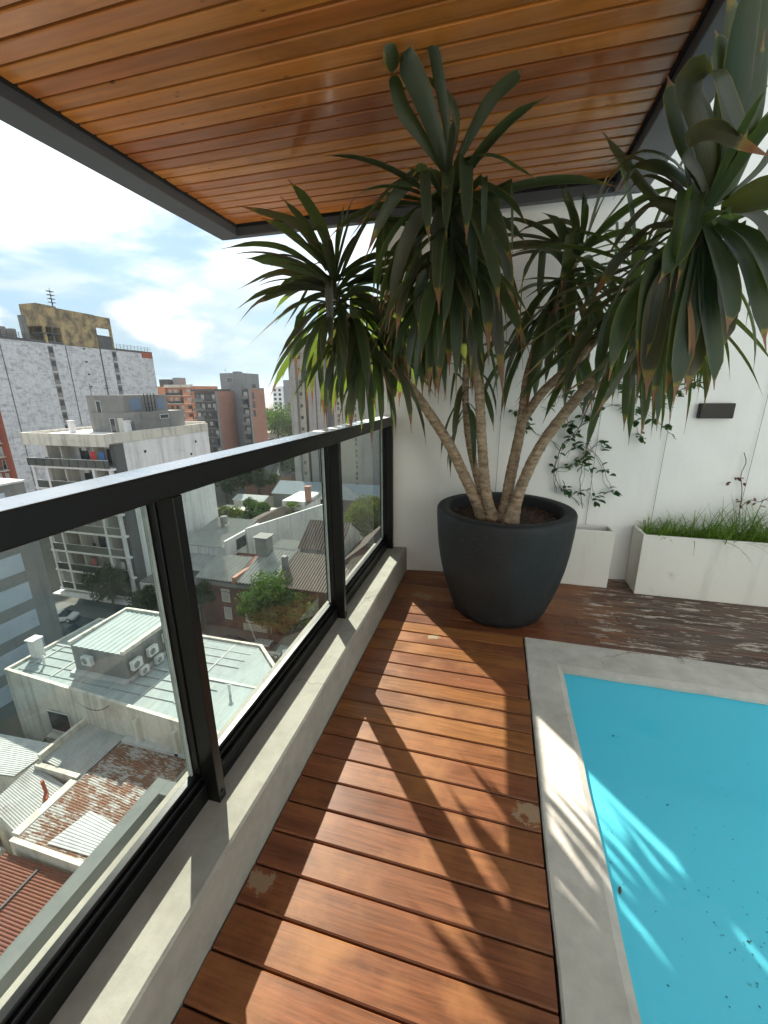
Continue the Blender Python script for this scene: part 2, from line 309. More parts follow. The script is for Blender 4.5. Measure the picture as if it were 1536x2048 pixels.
def foliage_mat(name, c1, c2, trans):
    m = bpy.data.materials.new(name); m.use_nodes = True; nt = m.node_tree; nt.nodes.clear()
    o = N(nt, 'ShaderNodeOutputMaterial'); b = N(nt, 'ShaderNodeBsdfDiffuse'); t = N(nt, 'ShaderNodeBsdfTranslucent', i_Color=(*trans, 1))
    n = noise(nt, pos(nt), 0.9, 4, 0.6); n2 = noise(nt, pos(nt), 7, 2, 0.6)
    c = mixc(nt, ramp(nt, [(0.35, 0), (0.65, 1)], n).outputs[0], c1, c2)
    c = mixc(nt, 1.0, c, ramp(nt, [(0.3, 0.7), (0.7, 1.35)], n2).outputs[0], 'MULTIPLY')
    L(nt, c, b.inputs[0]); ad = N(nt, 'ShaderNodeMixShader', i_0=0.3); L(nt, b.outputs[0], ad.inputs[1]); L(nt, t.outputs[0], ad.inputs[2]); L(nt, ad.outputs[0], o.inputs[0])
    return m
def brick_mat(name, c1, c2, mortar, scale=1.0):
    m, nt, b, o = newmat(name)
    g = N(nt, 'ShaderNodeNewGeometry'); s = N(nt, 'ShaderNodeSeparateXYZ'); L(nt, g.outputs['Position'], s.inputs[0])
    k = N(nt, 'ShaderNodeCombineXYZ'); L(nt, mathn(nt, 'ADD', s.outputs[0], s.outputs[1]), k.inputs[0]); L(nt, s.outputs[2], k.inputs[1])
    br = N(nt, 'ShaderNodeTexBrick', i_Scale=scale, i_Color1=(*c1, 1), i_Color2=(*c2, 1), i_Mortar=(*mortar, 1)); br.inputs['Brick Width'].default_value = 0.26; br.inputs['Row Height'].default_value = 0.085; br.inputs['Mortar Size'].default_value = 0.012
    L(nt, k.outputs[0], br.inputs['Vector'])
    n = noise(nt, pos(nt), 0.35, 7, 0.65); n2 = noise(nt, pos(nt, (1, 1, 0.1)), 1.6, 5, 0.6)
    c = mixc(nt, 1.0, br.outputs[0], ramp(nt, [(0.3, 0.65), (0.7, 1.25)], n).outputs[0], 'MULTIPLY')
    c = mixc(nt, ramp(nt, [(0.55, 0), (0.8, 0.45)], n2).outputs[0], c, (0.06, 0.05, 0.045))
    L(nt, c, b.inputs['Base Color']); b.inputs['Roughness'].default_value = 0.9; b.inputs['Specular IOR Level'].default_value = 0.2
    return m

# ------------------------------------------------------------------ geometry helpers
class MB:
    def __init__(s): s.v = []; s.f = []; s.mi = []; s.uv = None; s.smooth = False
    def add(s, vs, fs, mi=0):
        b = len(s.v); s.v += [tuple(v) for v in vs]
        for f in fs: s.f.append(tuple(b+i for i in f)); s.mi.append(mi)
        return s
    def box(s, x0, x1, y0, y1, z0, z1, mi=0, top=True, bottom=True):
        if x0 > x1: x0, x1 = x1, x0
        if y0 > y1: y0, y1 = y1, y0
        if z0 > z1: z0, z1 = z1, z0
        v = [(x0,y0,z0),(x1,y0,z0),(x1,y1,z0),(x0,y1,z0),(x0,y0,z1),(x1,y0,z1),(x1,y1,z1),(x0,y1,z1)]
        f = [(0,1,5,4),(1,2,6,5),(2,3,7,6),(3,0,4,7)]
        if top: f.append((4,5,6,7))
        if bottom: f.append((3,2,1,0))
        return s.add(v, f, mi)
    def quad(s, a, b, c, d, mi=0): return s.add([a, b, c, d], [(0,1,2,3)], mi)
    def prism(s, poly, z0, z1, mi=0):
        n = len(poly); v = [(p[0],p[1],z0) for p in poly] + [(p[0],p[1],z1) for p in poly]
        f = [(i,(i+1)%n,n+(i+1)%n,n+i) for i in range(n)] + [tuple(range(n-1,-1,-1)), tuple(range(n,2*n))]
        return s.add(v, f, mi)
    def slab(s, top, th, mi=0):
        """closed sheet: top corner points, thickness straight down."""
        n = len(top); v = list(top) + [(p[0],p[1],p[2]-th) for p in top]
        f = [tuple(range(n)), tuple(range(2*n-1,n-1,-1))] + [((i+1)%n,i,n+i,n+(i+1)%n) for i in range(n)]
        return s.add(v, f, mi)
    def tube(s, pts, rads, n=8, mi=0, caps=True):
        pts = [Vector(p) for p in pts]
        if not isinstance(rads, (list, tuple)): rads = [rads]*len(pts)
        rings = []; up = Vector((0.13, 0.31, 0.94)).normalized()
        for i, p in enumerate(pts):
            d = (pts[min(i+1, len(pts)-1)] - pts[max(i-1, 0)]).normalized()
            a = d.cross(up)
            if a.length < 0.05: a = d.cross(Vector((1, 0, 0)))
            a.normalize(); b = d.cross(a).normalized(); up = a.cross(d).normalized()
            rings.append([p + rads[i]*(math.cos(2*math.pi*k/n)*a + math.sin(2*math.pi*k/n)*b) for k in range(n)])
        v = [q for r in rings for q in r]; f = []
        for i in range(len(pts)-1):
            for k in range(n): f.append((i*n+k, i*n+(k+1)%n, (i+1)*n+(k+1)%n, (i+1)*n+k))
        if caps: f.append(tuple(range(n-1,-1,-1))); f.append(tuple((len(pts)-1)*n+k for k in range(n)))
        return s.add(v, f, mi)
    def lathe(s, prof, c=(0,0,0), n=48, mi=0):
        v = []; f = []
        for r, z in prof:
            for k in range(n):
                a = 2*math.pi*k/n; v.append((c[0]+r*math.cos(a), c[1]+r*math.sin(a), c[2]+z))
        for i in range(len(prof)-1):
            for k in range(n): f.append((i*n+k, i*n+(k+1)%n, (i+1)*n+(k+1)%n, (i+1)*n+k))
        return s.add(v, f, mi)
    def corr(s, p0, p1, q0, q1, pitch=0.25, amp=0.03, mi=0):
        """corrugated sheet: ribs run from edge p0-p1 across to edge q0-q1."""
        p0, p1, q0, q1 = map(Vector, (p0, p1, q0, q1))
        nrm = (p1-p0).cross(q0-p0).normalized()
        if nrm.z < 0: nrm = -nrm
        m = max(4, int((p1-p0).length/pitch*4)); v = []; f = []
        for i in range(m+1):
            t = i/m; o = nrm*amp*math.sin(i*math.pi/2 + 0.4)
            v += [p0.lerp(p1, t)+o, q0.lerp(q1, t)+o]
        for i in range(m): f.append((2*i, 2*i+2, 2*i+3, 2*i+1))
        return s.add(v, f, mi)
    def build(s, name, mats, parent=None, smooth=False, bevel=0.0, seg=1):
        me = bpy.data.meshes.new(name); me.from_pydata(s.v, [], s.f)
        if not isinstance(mats, (list, tuple)): mats = [mats]
        for m in mats: me.materials.append(m)
        if any(s.mi): me.polygons.foreach_set('material_index', s.mi)
        if s.uv:
            l = me.uv_layers.new(name='UVMap'); flat = []
            for p in me.polygons:
                for vi in p.vertices: flat += s.uv[vi]
            l.data.foreach_set('uv', flat)
        if smooth: me.polygons.foreach_set('use_smooth', [True]*len(me.polygons))
        me.update()
        o = bpy.data.objects.new(name, me); col.objects.link(o)
        if bevel:
            b = o.modifiers.new('bevel', 'BEVEL'); b.width = bevel; b.segments = seg; b.limit_method = 'ANGLE'
        if parent is not None: o.parent = parent
        return o
def tag(o, label=None, cat=None, group=None, kind=None):
    if label: o['label'] = label
    if cat: o['category'] = cat
    if group: o['group'] = group
    if kind: o['kind'] = kind
    return o
def thing(name, label, cat, loc=(0,0,0), group=None):
    """Empty at the thing's base; children are built in world space, so the base offset is undone on each."""
    o = bpy.data.objects.new(name, None); col.objects.link(o); o.empty_display_size = 0.2
    o.location = loc; o['label'] = label; o['category'] = cat
    if group: o['group'] = group
    return o
def settle(root):
    """world-space children keep their place under a root that is not at the origin"""
    inv = Matrix.Translation(-Vector(root.location))
    for c in root.children: c.matrix_parent_inverse = inv
def dup(root, loc, rz=0.0, label=None, scale=1.0):
    r = root.copy(); col.objects.link(r); r.location = loc; r.rotation_euler = (0, 0, rz); r.scale = (scale,)*3
    if label: r['label'] = label
    for ch in list(root.children):
        c = ch.copy(); col.objects.link(c); c.parent = r
        for g in list(ch.children):
            d = g.copy(); col.objects.link(d); d.parent = c
    return r
def structure(name, mb, m, parent=None, **kw):
    o = mb.build(name, m, parent, **kw); o['kind'] = 'structure'; return o

# ------------------------------------------------------------------ terrace measurements
CAM = Vector((0, 0, 1.6))
def ray(px, py):
    return (((px-768)/FPX)*_r2 + ((py-1024)/FPX)*_d2 + _f)
def at_y(px, py, y): d = ray(px, py); return CAM + d*(y/d.y)
def at_z(px, py, z): d = ray(px, py); return CAM + d*((z-1.6)/d.z)
def wall_y(x): return 3.49 + 0.136*(x+0.73)
def on_wall(px, py, off=0.0):
    d = ray(px, py); t = (3.49-off + 0.136*0.73)/(d.y-0.136*d.x); return CAM + d*t

# shared terrace materials
M_black = plain('black_paint', (0.0045, 0.0042, 0.0042), 0.38, spec=0.3, var=0.25, scale=14, bmp=0.03, rv=0.06)
M_beam = plain('beam_paint', (0.072, 0.080, 0.092), 0.42, spec=0.4, var=0.15, scale=2.5)
M_dark = plain('dark_void', (0.012, 0.010, 0.009), 0.9, var=0.2)
M_deck = wood_deck(); M_ceil = wood_ceiling(); M_cop = concrete_coping()
M_wall = wall_paint('wall_paint', (0.80, 0.79, 0.755), 0.10)
M_parapet = concrete_coping('parapet_cement', 0.68)
M_planter = wall_paint('planter_cement', (0.72, 0.70, 0.64), 0.38)
M_glass = glassy('rail_glass', (0.84, 0.885, 0.87), 0.055)
M_chip = plain('bark_chips', (0.10, 0.045, 0.022), 0.9, var=0.4, scale=40)
M_soil = plain('soil', (0.035, 0.025, 0.018), 0.95, var=0.4, scale=30, bmp=0.4)

# ---- deck of hardwood boards
deck = bpy.data.objects.new('deck', None); col.objects.link(deck); deck['kind'] = 'structure'
PITCH = 0.1213; GAP = 0.0062; Y0 = 0.659
POOL = dict(x0=0.270, y1=2.606, ix=0.474, iy=2.312)
def board(x0, x1, ya, yb, z=0.0):
    mb = MB(); th = 0.024; c = 0.004; dz = rnd.uniform(-0.0012, 0.0012)
    n = 4; v = []; f = []
    prof = [(ya, z-th), (ya, z-c), (ya+c, z), (yb-c, z), (yb, z-c), (yb, z-th)]
    for i in range(2):
        xx = (x0, x1)[i]
        for (yy, zz_) in prof: v.append((xx, yy, zz_+dz))
    for k in range(5): f.append((k, k+1, 6+k+1, 6+k))
    f.append((5, 4, 3, 2, 1, 0)); f.append((6, 7, 8, 9, 10, 11)); f.append((5, 0, 6, 11))
    mb.add(v, f); o = mb.build('board', M_deck, deck); return o
for k in range(-12, 27):
    ya = Y0 + PITCH*k + GAP/2; yb = ya + PITCH - GAP
    xl = -0.727 + rnd.uniform(0, 0.004)
    if k < 16:
        board(xl, 0.262 + rnd.uniform(-0.004, 0.003), ya, yb)
    else:
        xs = [xl]
        x = xl + rnd.uniform(1.2, 2.3)
        if k == 22: x = 0.845
        if k == 19: x = 0.93
        if k == 17: x = 0.55
        while x < 3.6: xs.append(x); x += rnd.uniform(1.3, 2.4)
        xs.append(4.0)
        for i in range(len(xs)-1):
            if yb < wall_y(xs[i+1]) + 0.3: board(xs[i]+0.0015, xs[i+1]-0.0015, ya, yb)
mb = MB(); mb.box(-0.73, 0.268, -1.0, 2.6, -0.14, -0.10); mb.box(-0.73, 4.2, 2.61, 4.2, -0.14, -0.10); structure('deck_base', mb, M_dark)
mb = MB()
for xj in (-0.66, -0.2, 0.2): mb.box(xj-0.02, xj+0.02, -1.0, 2.59, -0.10, -0.0275)
for xj in (0.7, 1.2, 1.7, 2.2, 2.7): mb.box(xj-0.02, xj+0.02, 2.62, 3.55, -0.10, -0.0275)
structure('deck_joists', mb, M_soil)

# ---- pool: cement coping, painted basin, water
mb = MB()
x0, y1, ix, iy = POOL['x0'], POOL['y1'], POOL['ix'], POOL['iy']; zt = 0.004
def cop_strip(pts_out, pts_in):
    n = len(pts_out); v = []
    for o_, i_ in zip(pts_out, pts_in):
        mx = Vector(o_).lerp(Vector(i_), 0.86)
        v += [(o_[0], o_[1], -0.08), (o_[0], o_[1], zt-0.006), (o_[0]*0.97+i_[0]*0.03, o_[1]*0.97+i_[1]*0.03, zt), (mx.x, mx.y, zt-0.003), (i_[0], i_[1], zt-0.016), (i_[0], i_[1], -0.036)]
    f = []
    for k in range(n-1):
        for j in range(5): f.append((k*6+j, k*6+j+1, (k+1)*6+j+1, (k+1)*6+j))
    mb.add(v, f)
po, pi_ = [], []
for t in range(26):
    yy = -1.0 + (y1+1.0)*t/25; po.append((x0 + rnd.uniform(-0.002, 0.002), min(yy, y1))); pi_.append((ix + rnd.uniform(-0.0025, 0.0025), min(-1.0 + (iy+1.0)*t/25, iy)))
po[-1] = (x0, y1); pi_[-1] = (ix, iy)
for t in range(1, 26):
    po.append((x0 + (4.2-x0)*t/25, y1 + rnd.uniform(-0.002, 0.002))); pi_.append((ix + (4.2-ix)*t/25, iy + rnd.uniform(-0.004, 0.004)))
cop_strip(po, pi_)
structure('pool_coping', mb, M_cop)
m_pool = plain('pool_paint', (0.16, 0.86, 0.99), 0.6, var=0.05, scale=2.0)
mb = MB(); zb = -0.74
mb.quad((ix-.007, -1, zb), (4.2, -1, zb), (4.2, iy+.007, zb), (ix-.007, iy+.007, zb))
mb.quad((ix-.007, -1, zb), (ix-.007, iy+.007, zb), (ix-.007, iy+.007, -0.034), (ix-.007, -1, -0.034))
mb.quad((ix-.007, iy+.007, zb), (4.2, iy+.007, zb), (4.2, iy+.007, -0.034), (ix-.007, iy+.007, -0.034))
mb.quad((4.2, -1, zb), (4.2, iy, zb), (4.2, iy, -0.02), (4.2, -1, -0.02)); mb.quad((ix, -1, zb), (4.2, -1, zb), (4.2, -1, -0.02), (ix, -1, -0.02))
structure('pool_basin', mb, m_pool)
# water surface: clear, tinted, Fresnel mirror, faint ripples
mw = bpy.data.materials.new('pool_water'); mw.use_nodes = True; nt = mw.node_tree; nt.nodes.clear()
o_ = N(nt, 'ShaderNodeOutputMaterial'); t_ = N(nt, 'ShaderNodeBsdfTransparent', i_Color=(0.90, 0.985, 0.995, 1)); g_ = N(nt, 'ShaderNodeBsdfGlossy', i_Roughness=0.02)
fr = N(nt, 'ShaderNodeFresnel', i_IOR=1.33); bp = N(nt, 'ShaderNodeBump', i_Strength=0.22, i_Distance=0.02)
L(nt, noise(nt, pos(nt), 5.0, 3, 0.5, 0.4), bp.inputs['Height']); L(nt, bp.outputs[0], fr.inputs['Normal']); L(nt, bp.outputs[0], g_.inputs['Normal'])
ms = N(nt, 'ShaderNodeMixShader'); L(nt, fr.outputs[0], ms.inputs[0]); L(nt, t_.outputs[0], ms.inputs[1]); L(nt, g_.outputs[0], ms.inputs[2])
df = N(nt, 'ShaderNodeBsdfDiffuse', i_Color=(0.17, 0.85, 0.99, 1)); m2 = N(nt, 'ShaderNodeMixShader', i_0=0.38); L(nt, ms.outputs[0], m2.inputs[1]); L(nt, df.outputs[0], m2.inputs[2]); L(nt, m2.outputs[0], o_.inputs[0])
mb = MB(); mb.quad((ix-.006, -0.99, -0.032), (4.19, -0.99, -0.032), (4.19, iy+.006, -0.032), (ix-.006, iy+.006, -0.032)); structure('pool_water', mb, mw)
# specks of debris on the pool floor
mb = MB()
for i in range(620):
    if i < 330: x = rnd.gauss(1.0, 0.17); y = rnd.gauss(0.98, 0.17)
    else: x = rnd.uniform(ix+0.02, 3.0); y = 1.9 - abs(rnd.gauss(0, 0.75))
    if x < ix+0.02 or y > iy-0.03 or y < -0.9: continue
    s = rnd.uniform(0.0010, 0.0026)*(1.9 if rnd.random() < 0.06 else 1); a = rnd.uniform(0, 6.28); e = rnd.uniform(1, 2.2)
    ca, sa = math.cos(a)*s, math.sin(a)*s
    zs = -0.0305 if i % 3 else zb+0.004
    pts = [(x+ca*e, y+sa*e, zs), (x-sa, y+ca, zs+0.001), (x-ca*e, y-sa*e, zs), (x+sa, y-ca, zs+0.001)]
    mb.add(pts, [(0, 1, 2), (0, 2, 3)])
tag(mb.build('debris', plain('debris', (0.02, 0.07, 0.075), 0.9)), 'scattered dark specks of debris in the blue pool water', 'debris', kind='stuff')
mb = MB(); c = at_z(1240, 1780, -0.026)
pr = [(-1, 0), (-.6, .5), (0, .62), (.6, .42), (1, 0), (.6, -.42), (0, -.6), (-.6, -.5)]
mb.add([(c.x, c.y, c.z+0.004)] + [(c.x+0.010*a[0]*0.4+0.009*a[1], c.y+0.015*a[0], c.z) for a in pr], [(0, 1+i, 1+(i+1) % 8) for i in range(8)])
tag(mb.build('leaf', plain('brown_leaf', (0.07, 0.06, 0.035), 0.7)), 'small dark dead leaf floating on the pool by the coping', 'leaf')

# ---- parapet
mb = MB(); n = 30; v = []; f = []
for i in range(n+1):
    y = -1.5 + (wall_y(-0.73)+0.02+1.5)*i/n
    w = rnd.uniform(-0.0025, 0.0025); z = 0.224 + rnd.uniform(-0.0015, 0.0015)
    v += [(-1.05, y, -0.6), (-1.05, y, z), (-0.739+w, y, z), (-0.731+w, y, z-0.008), (-0.7305, y, 0.0), (-0.7305, y, -0.2)]
for i in range(n):
    for j in range(5): f.append((i*6+j, i*6+j+1, (i+1)*6+j+1, (i+1)*6+j))
mb.add(v, f)
tag(mb.build('parapet', M_parapet, smooth=False), 'low grey cement parapet under the black railing', 'parapet')

# ---- railing
rail = thing('railing', 'black metal railing with clear glass panels on the parapet', 'railing', (-0.9, 1.0, 0.224))
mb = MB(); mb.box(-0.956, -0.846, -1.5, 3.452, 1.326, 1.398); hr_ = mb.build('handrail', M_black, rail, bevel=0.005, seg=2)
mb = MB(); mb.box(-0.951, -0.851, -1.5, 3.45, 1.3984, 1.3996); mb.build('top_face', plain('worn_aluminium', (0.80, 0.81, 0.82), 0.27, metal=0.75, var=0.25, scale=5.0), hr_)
mb = MB(); mb.box(-0.948, -0.892, -1.5, 3.45, 0.226, 0.300); mb.box(-0.947, -0.908, -1.5, 3.45, 0.302, 0.322); mb.box(-0.946, -0.919, -1.5, 3.45, 0.3225, 0.338); mb.build('bottom_rail', M_black, rail, bevel=0.003)
POSTS = [-0.325, 0.928, 2.183, 3.428]
for yp in POSTS:
    mb = MB(); mb.box(-0.906, -0.846, yp-0.018, yp+0.018, 0.2265, 1.3255); mb.box(-0.958, -0.9075, yp-0.024, yp+0.016, 0.3395, 1.3255)
    p = mb.build('post', M_black, rail, bevel=0.002)
    mb = MB(); mb.tube([(-0.8465, yp+0.002, 0.262), (-0.842, yp+0.002, 0.262)], 0.007, 10); mb.build('bolt', M_dark, p)
m_edge = plain('glass_edge', (0.42, 0.45, 0.42), 0.35, var=0.25, scale=20)
for i, (a, b_) in enumerate(zip(POSTS[:-1], POSTS[1:])):
    mb = MB(); mb.box(-0.942, -0.934, a+0.030, b_-0.034, 0.334, 1.330); g = mb.build('glass_pane', M_glass, rail)
    mb = MB(); mb.box(-0.9445, -0.9315, b_-0.0335, b_-0.0275, 0.3385, 1.3255); mb.build('glass_edge', m_edge, g); mb = MB(); mb.box(-0.9445, -0.9315, a+0.0245, a+0.0295, 0.3385, 1.3255); mb.build('glass_edge', m_edge, g)
mb = MB(); mb.box(-0.942, -0.934, -1.5, POSTS[0]-0.034, 0.334, 1.33); mb.build('glass_pane', M_glass, rail)
settle(rail)

# ---- back wall
mb = MB(); v = []
xa, xb = -0.958, 6.0
mb.prism([(xa, wall_y(xa)), (xb, wall_y(xb)), (xb, wall_y(xb)+0.3), (xa, wall_y(xa)+0.3)], -1.2, 3.7)
tag(mb.build('wall', M_wall), 'plain white rendered wall closing off the terrace behind the pot', 'wall')
# our own building below the terrace
mb = MB(); mb.box(-1.02, 12, -14, 6.0, -28.3, -0.75); tag(mb.build('apartment_block', stained('own_render', (0.50, 0.49, 0.46), amt=0.3, streak=0.3, scale=0.4)), 'grey rendered block below the terrace railing', 'building')
mb = MB()
X0, X1, Y1 = -2.56, -2.445, 2.12
mb.box(X0, X1, -4, Y1, -1.66, -1.5); mb.box(X1+0.001, -1.021, Y1-0.12, Y1, -1.661, -1.501)
mb.box(X0+0.02, X1-0.02, Y1-0.11, Y1-0.02, -4.5, -1.665)
tag(mb.build('concrete_frame', stained('frame_cement', (0.125, 0.135, 0.13), (0.06, 0.06, 0.055), amt=0.25, streak=0.1, scale=1.2)), 'grey frame of a lower balcony seen through the near glass', 'frame')

# unseen flat added behind the camera to bounce sunlight onto the terrace
ap = thing('apartment', 'unseen white penthouse wall with dark framed sliding doors, added to bounce light onto the terrace', 'building', (2.0, -3.4, 0))
def pbox(nm, m, *bs):
    mb = MB()
    for b in bs: mb.box(*b)
    return mb.build(nm, m, ap)
pbox('wall', M_wall, (-1.0, -0.4, -3.8, -3.4, -0.6, 3.4), (2.6, 9.0, -3.8, -3.4, -0.6, 3.4), (-0.399, 2.599, -3.8, -3.4, 2.3, 3.4)); 
for xx in (-0.4, 1.1): dr = pbox('sliding_door', M_black, (xx, xx+0.06, -3.6, -3.53, 0.0, 2.3), (xx+1.44, xx+1.5, -3.6, -3.53, 0.0, 2.3), (xx+0.061, xx+1.439, -3.6, -3.53, 2.22, 2.3), (xx+0.061, xx+1.439, -3.6, -3.53, 0, 0.08)); gl = pbox('pane', plain('door_glass', (0.02, 0.025, 0.025), 0.05), (xx+0.06, xx+1.44, -3.57, -3.56, 0.08, 2.22)); gl.parent = dr
settle(ap)

# ---- roof over the terrace
M_groove = plain('groove_shade', (0.085, 0.026, 0.011), 0.5, var=0.3, scale=8)  # dark colour stands in for shade inside the board grooves
roof = thing('pergola_roof', 'varnished timber board roof framed by dark grey steel beams', 'roof', (-0.7, 1.0, 2.9))
CZ = 2.90; RX0, RX1, RY1 = -2.14, 0.615, 3.42
kb = 0
y = RY1 - 0.002
while y > -2.2:
    w = 0.0965; ya, yb = y-w, y
    mb = MB(); c = 0.006; dz = rnd.uniform(-0.0012, 0.0012)
    prof = [(ya, CZ+0.021), (ya, CZ+0.004), (ya+0.004, CZ), (yb-0.018, CZ), (yb-0.0155, CZ+0.012), (yb+0.003, CZ+0.015), (yb+0.003, CZ+0.021)]
    v = []; 
    for xx in (RX0+rnd.uniform(0.001, 0.006), RX1-rnd.uniform(0.001, 0.006)):
        for (yy, z_) in prof: v.append((xx, yy, z_+dz))
    f = [(k, k+1, 8+k, 7+k) for k in range(6)] + [(6, 5, 4, 3, 2, 1, 0), (7, 8, 9, 10, 11, 12, 13), (0, 7, 13, 6)]
    mb.add(v, f); mb.mi[3:6] = [1, 1, 1]; mb.mi[2] = 0; o = mb.build('board', [M_ceil, M_groove], roof); y -= w
mb = MB(); mb.box(RX0-0.15, RX1+0.15, -2.2, RY1+0.04, CZ+0.03, CZ+0.12); mb.build('backing', M_dark, roof)
def beam(name, poly, z0, z1):
    mb = MB(); mb.prism(poly, z0, z1); mb.build('beam', M_beam, roof, bevel=0.004)
BB = 2.828
beam('left', [(RX0-0.195, -2.3), (RX0-0.014, -2.3), (RX0-0.014, RY1+0.013), (RX0-0.195, RY1+0.075)], BB, BB+0.24)
beam('back', [(RX0-0.19, RY1+0.078), (RX0-0.012, RY1+0.015), (RX1+0.012, RY1+0.015), (RX1+0.20, RY1+0.078)], BB+0.001, BB+0.239)
beam('right', [(RX1+0.014, -2.3), (RX1+0.215, -2.3), (RX1+0.215, RY1+0.075), (RX1+0.014, RY1+0.013)], BB+0.0005, BB+0.24)
mb = MB(); mb.box(RX0-0.012, RX0-0.001, -2.2, RY1+0.01, CZ-0.012, CZ+0.03); mb.box(RX0, RX1, RY1+0.002, RY1+0.013, CZ-0.012, CZ+0.03); mb.box(RX1+0.001, RX1+0.012, -2.2, RY1+0.01, CZ-0.012, CZ+0.03); mb.build('shadow_gap_trim', M_dark, roof)  # dark strips stand in for the shadow gap between boards and beams
settle(roof)

# ---- pot with soil and bark chips
PX, PY, PR, PH = 0.09, 2.98, 0.48, 0.80
pot = thing('pot', 'large round charcoal fibre-cement pot holding the yucca', 'pot', (PX, PY, 0))
prof = [(0.0, 0.002), (0.30, 0.002), (0.322, 0.012), (0.345, 0.06), (0.385, 0.17), (0.418, 0.28), (0.445, 0.40), (0.463, 0.52), (0.474, 0.64), (0.480, 0.75), (0.480, 0.785), (0.474, 0.797), (0.462, 0.80), (0.405, 0.80), (0.397, 0.794), (0.394, 0.782), (0.385, 0.60)]
mb = MB(); mb.lathe(prof, (PX, PY, 0), 72)
def potmat():
    m, nt, b, o = newmat('pot_charcoal'); p = pos(nt)
    n = noise(nt, p, 4, 6, 0.65); n2 = noise(nt, pos(nt, (1, 1, 0.25)), 30, 6, 0.65); n3 = noise(nt, pos(nt, (1, 1, 5)), 14, 4, 0.6)
    c = ramp(nt, [(0.3, (0.011, 0.0125, 0.0135)), (0.7, (0.020, 0.022, 0.023))], n).outputs[0]
    c = mixc(nt, 1.0, c, ramp(nt, [(0.3, 0.8), (0.75, 1.35)], n2).outputs[0], 'MULTIPLY')
    c = mixc(nt, ramp(nt, [(0.56, 0), (0.78, 0.55)], n3).outputs[0], c, (0.05, 0.052, 0.052))
    L(nt, c, b.inputs['Base Color']); L(nt, ramp(nt, [(0.3, 0.55), (0.7, 0.75)], n2).outputs[0], b.inputs['Roughness']); b.inputs['Specular IOR Level'].default_value = 0.35
    bump(nt, b, mathn(nt, 'ADD', n2, mathn(nt, 'MULTIPLY', n3, 0.6)), 0.35, 0.006); return m
mb.build('pot_body', potmat(), pot, smooth=True)
mb = MB(); mb.lathe([(0.0, 0.715), (0.2, 0.712), (0.388, 0.70)], (PX, PY, 0), 40); mb.build('soil', M_soil, pot)
mb = MB()
for i in range(900):
    a = rnd.uniform(0, 6.28); r_ = 0.385*math.sqrt(rnd.random()); s = rnd.uniform(0.006, 0.016); b_ = rnd.uniform(0, 6.28); z = 0.717 + rnd.uniform(0, 0.012)
    x, y = PX+r_*math.cos(a), PY+r_*math.sin(a); ca, sa = math.cos(b_)*s, math.sin(b_)*s; t = rnd.uniform(-0.008, 0.008)
    mb.add([(x-ca+sa*.35, y-sa-ca*.35, z-t), (x-ca-sa*.35, y-sa+ca*.35, z-t+.003), (x+ca-sa*.35, y+sa+ca*.35, z+t), (x+ca+sa*.35, y+sa-ca*.35, z+t-.002)], [(0, 1, 2, 3)])
tag(mb.build('bark_chips', M_chip, pot), kind='stuff')
settle(pot)

# ---- cement planters
def planter(name, label, poly, h, wall=0.022, soil_z=None):
    t = thing(name, label, 'planter', (poly[0][0], poly[0][1], 0))
    cx_ = sum(p[0] for p in poly)/4; cy_ = sum(p[1] for p in poly)/4
    inn = []
    for p in poly: inn.append((p[0] + (wall if p[0] < cx_ else -wall), p[1] + (wall if p[1] < cy_ else -wall)))
    mb = MB(); v = [(p[0], p[1], 0.001) for p in poly] + [(p[0]+(0.004 if p[0] > cx_ else -0.004), p[1], h) for p in poly] + [(p[0], p[1], h) for p in inn] + [(p[0], p[1], h-0.12) for p in inn]
    f = []
    for lv in range(3):
        for i in range(4): f.append((lv*4+i, lv*4+(i+1) % 4, (lv+1)*4+(i+1) % 4, (lv+1)*4+i))
    f.append((3, 2, 1, 0)); mb.add(v, f); mb.build('planter_box', M_planter, t, bevel=0.004, seg=2)
    mb = MB(); z = soil_z or h-0.05; mb.quad(*[(p[0], p[1], z) for p in inn]); mb.build('soil', M_soil, t)
    settle(t); return t
planter('planter', 'long off-white cement planter full of grass by the wall', [(1.166, 3.474), (2.75, 3.474), (2.75, 3.80), (1.166, 3.738)], 0.508)
planter('planter', 'short off-white cement planter mostly hidden behind the round pot', [(0.42, 3.526), (0.976, 3.526), (0.976, 3.708), (0.42, 3.636)], 0.497)

# ---- wall lamp and trellis wires
mb = MB(); a = on_wall(1399, 806); b_ = on_wall(1466, 806); zlo, zhi = 1.385, 1.496
dn = 0.055
mb.prism([(1.481, wall_y(1.481)-0.001), (1.481, wall_y(1.481)-dn), (1.717, wall_y(1.717)-dn), (1.717, wall_y(1.717)-0.001)], zlo, zhi)
lamp = thing('wall_lamp', 'flat black rectangular lamp fixed to the white wall', 'lamp', (1.6, wall_y(1.6), zlo))
mb.build('housing', M_black, lamp, bevel=0.004)
mb = MB(); mb.prism([(1.49, wall_y(1.49)-0.012), (1.49, wall_y(1.49)-dn+0.010), (1.708, wall_y(1.708)-dn+0.010), (1.708, wall_y(1.708)-0.012)], zlo-0.004, zlo-0.0005); mb.build('lens', plain('lamp_lens', (0.5, 0.5, 0.48), 0.3), lamp)
settle(lamp)
m_wire = plain('wire', (0.10, 0.10, 0.10), 0.4, metal=0.6)
wl = {'w1': ('thin steel wire strung down the wall behind the yucca trunks', [(998, 640), (952, 980)]),
      'w2': ('thin steel wire strung down the wall above the small planter', [(1190, 500), (1165, 1020)]),
      'w3': ('thin steel wire strung down the wall left of the lamp', [(1252, 420), (1325, 840), (1314, 1048)]),
      'w4': ('thin steel wire strung down the wall right of the lamp', [(1560, 690), (1488, 960), (1478, 1050)])}
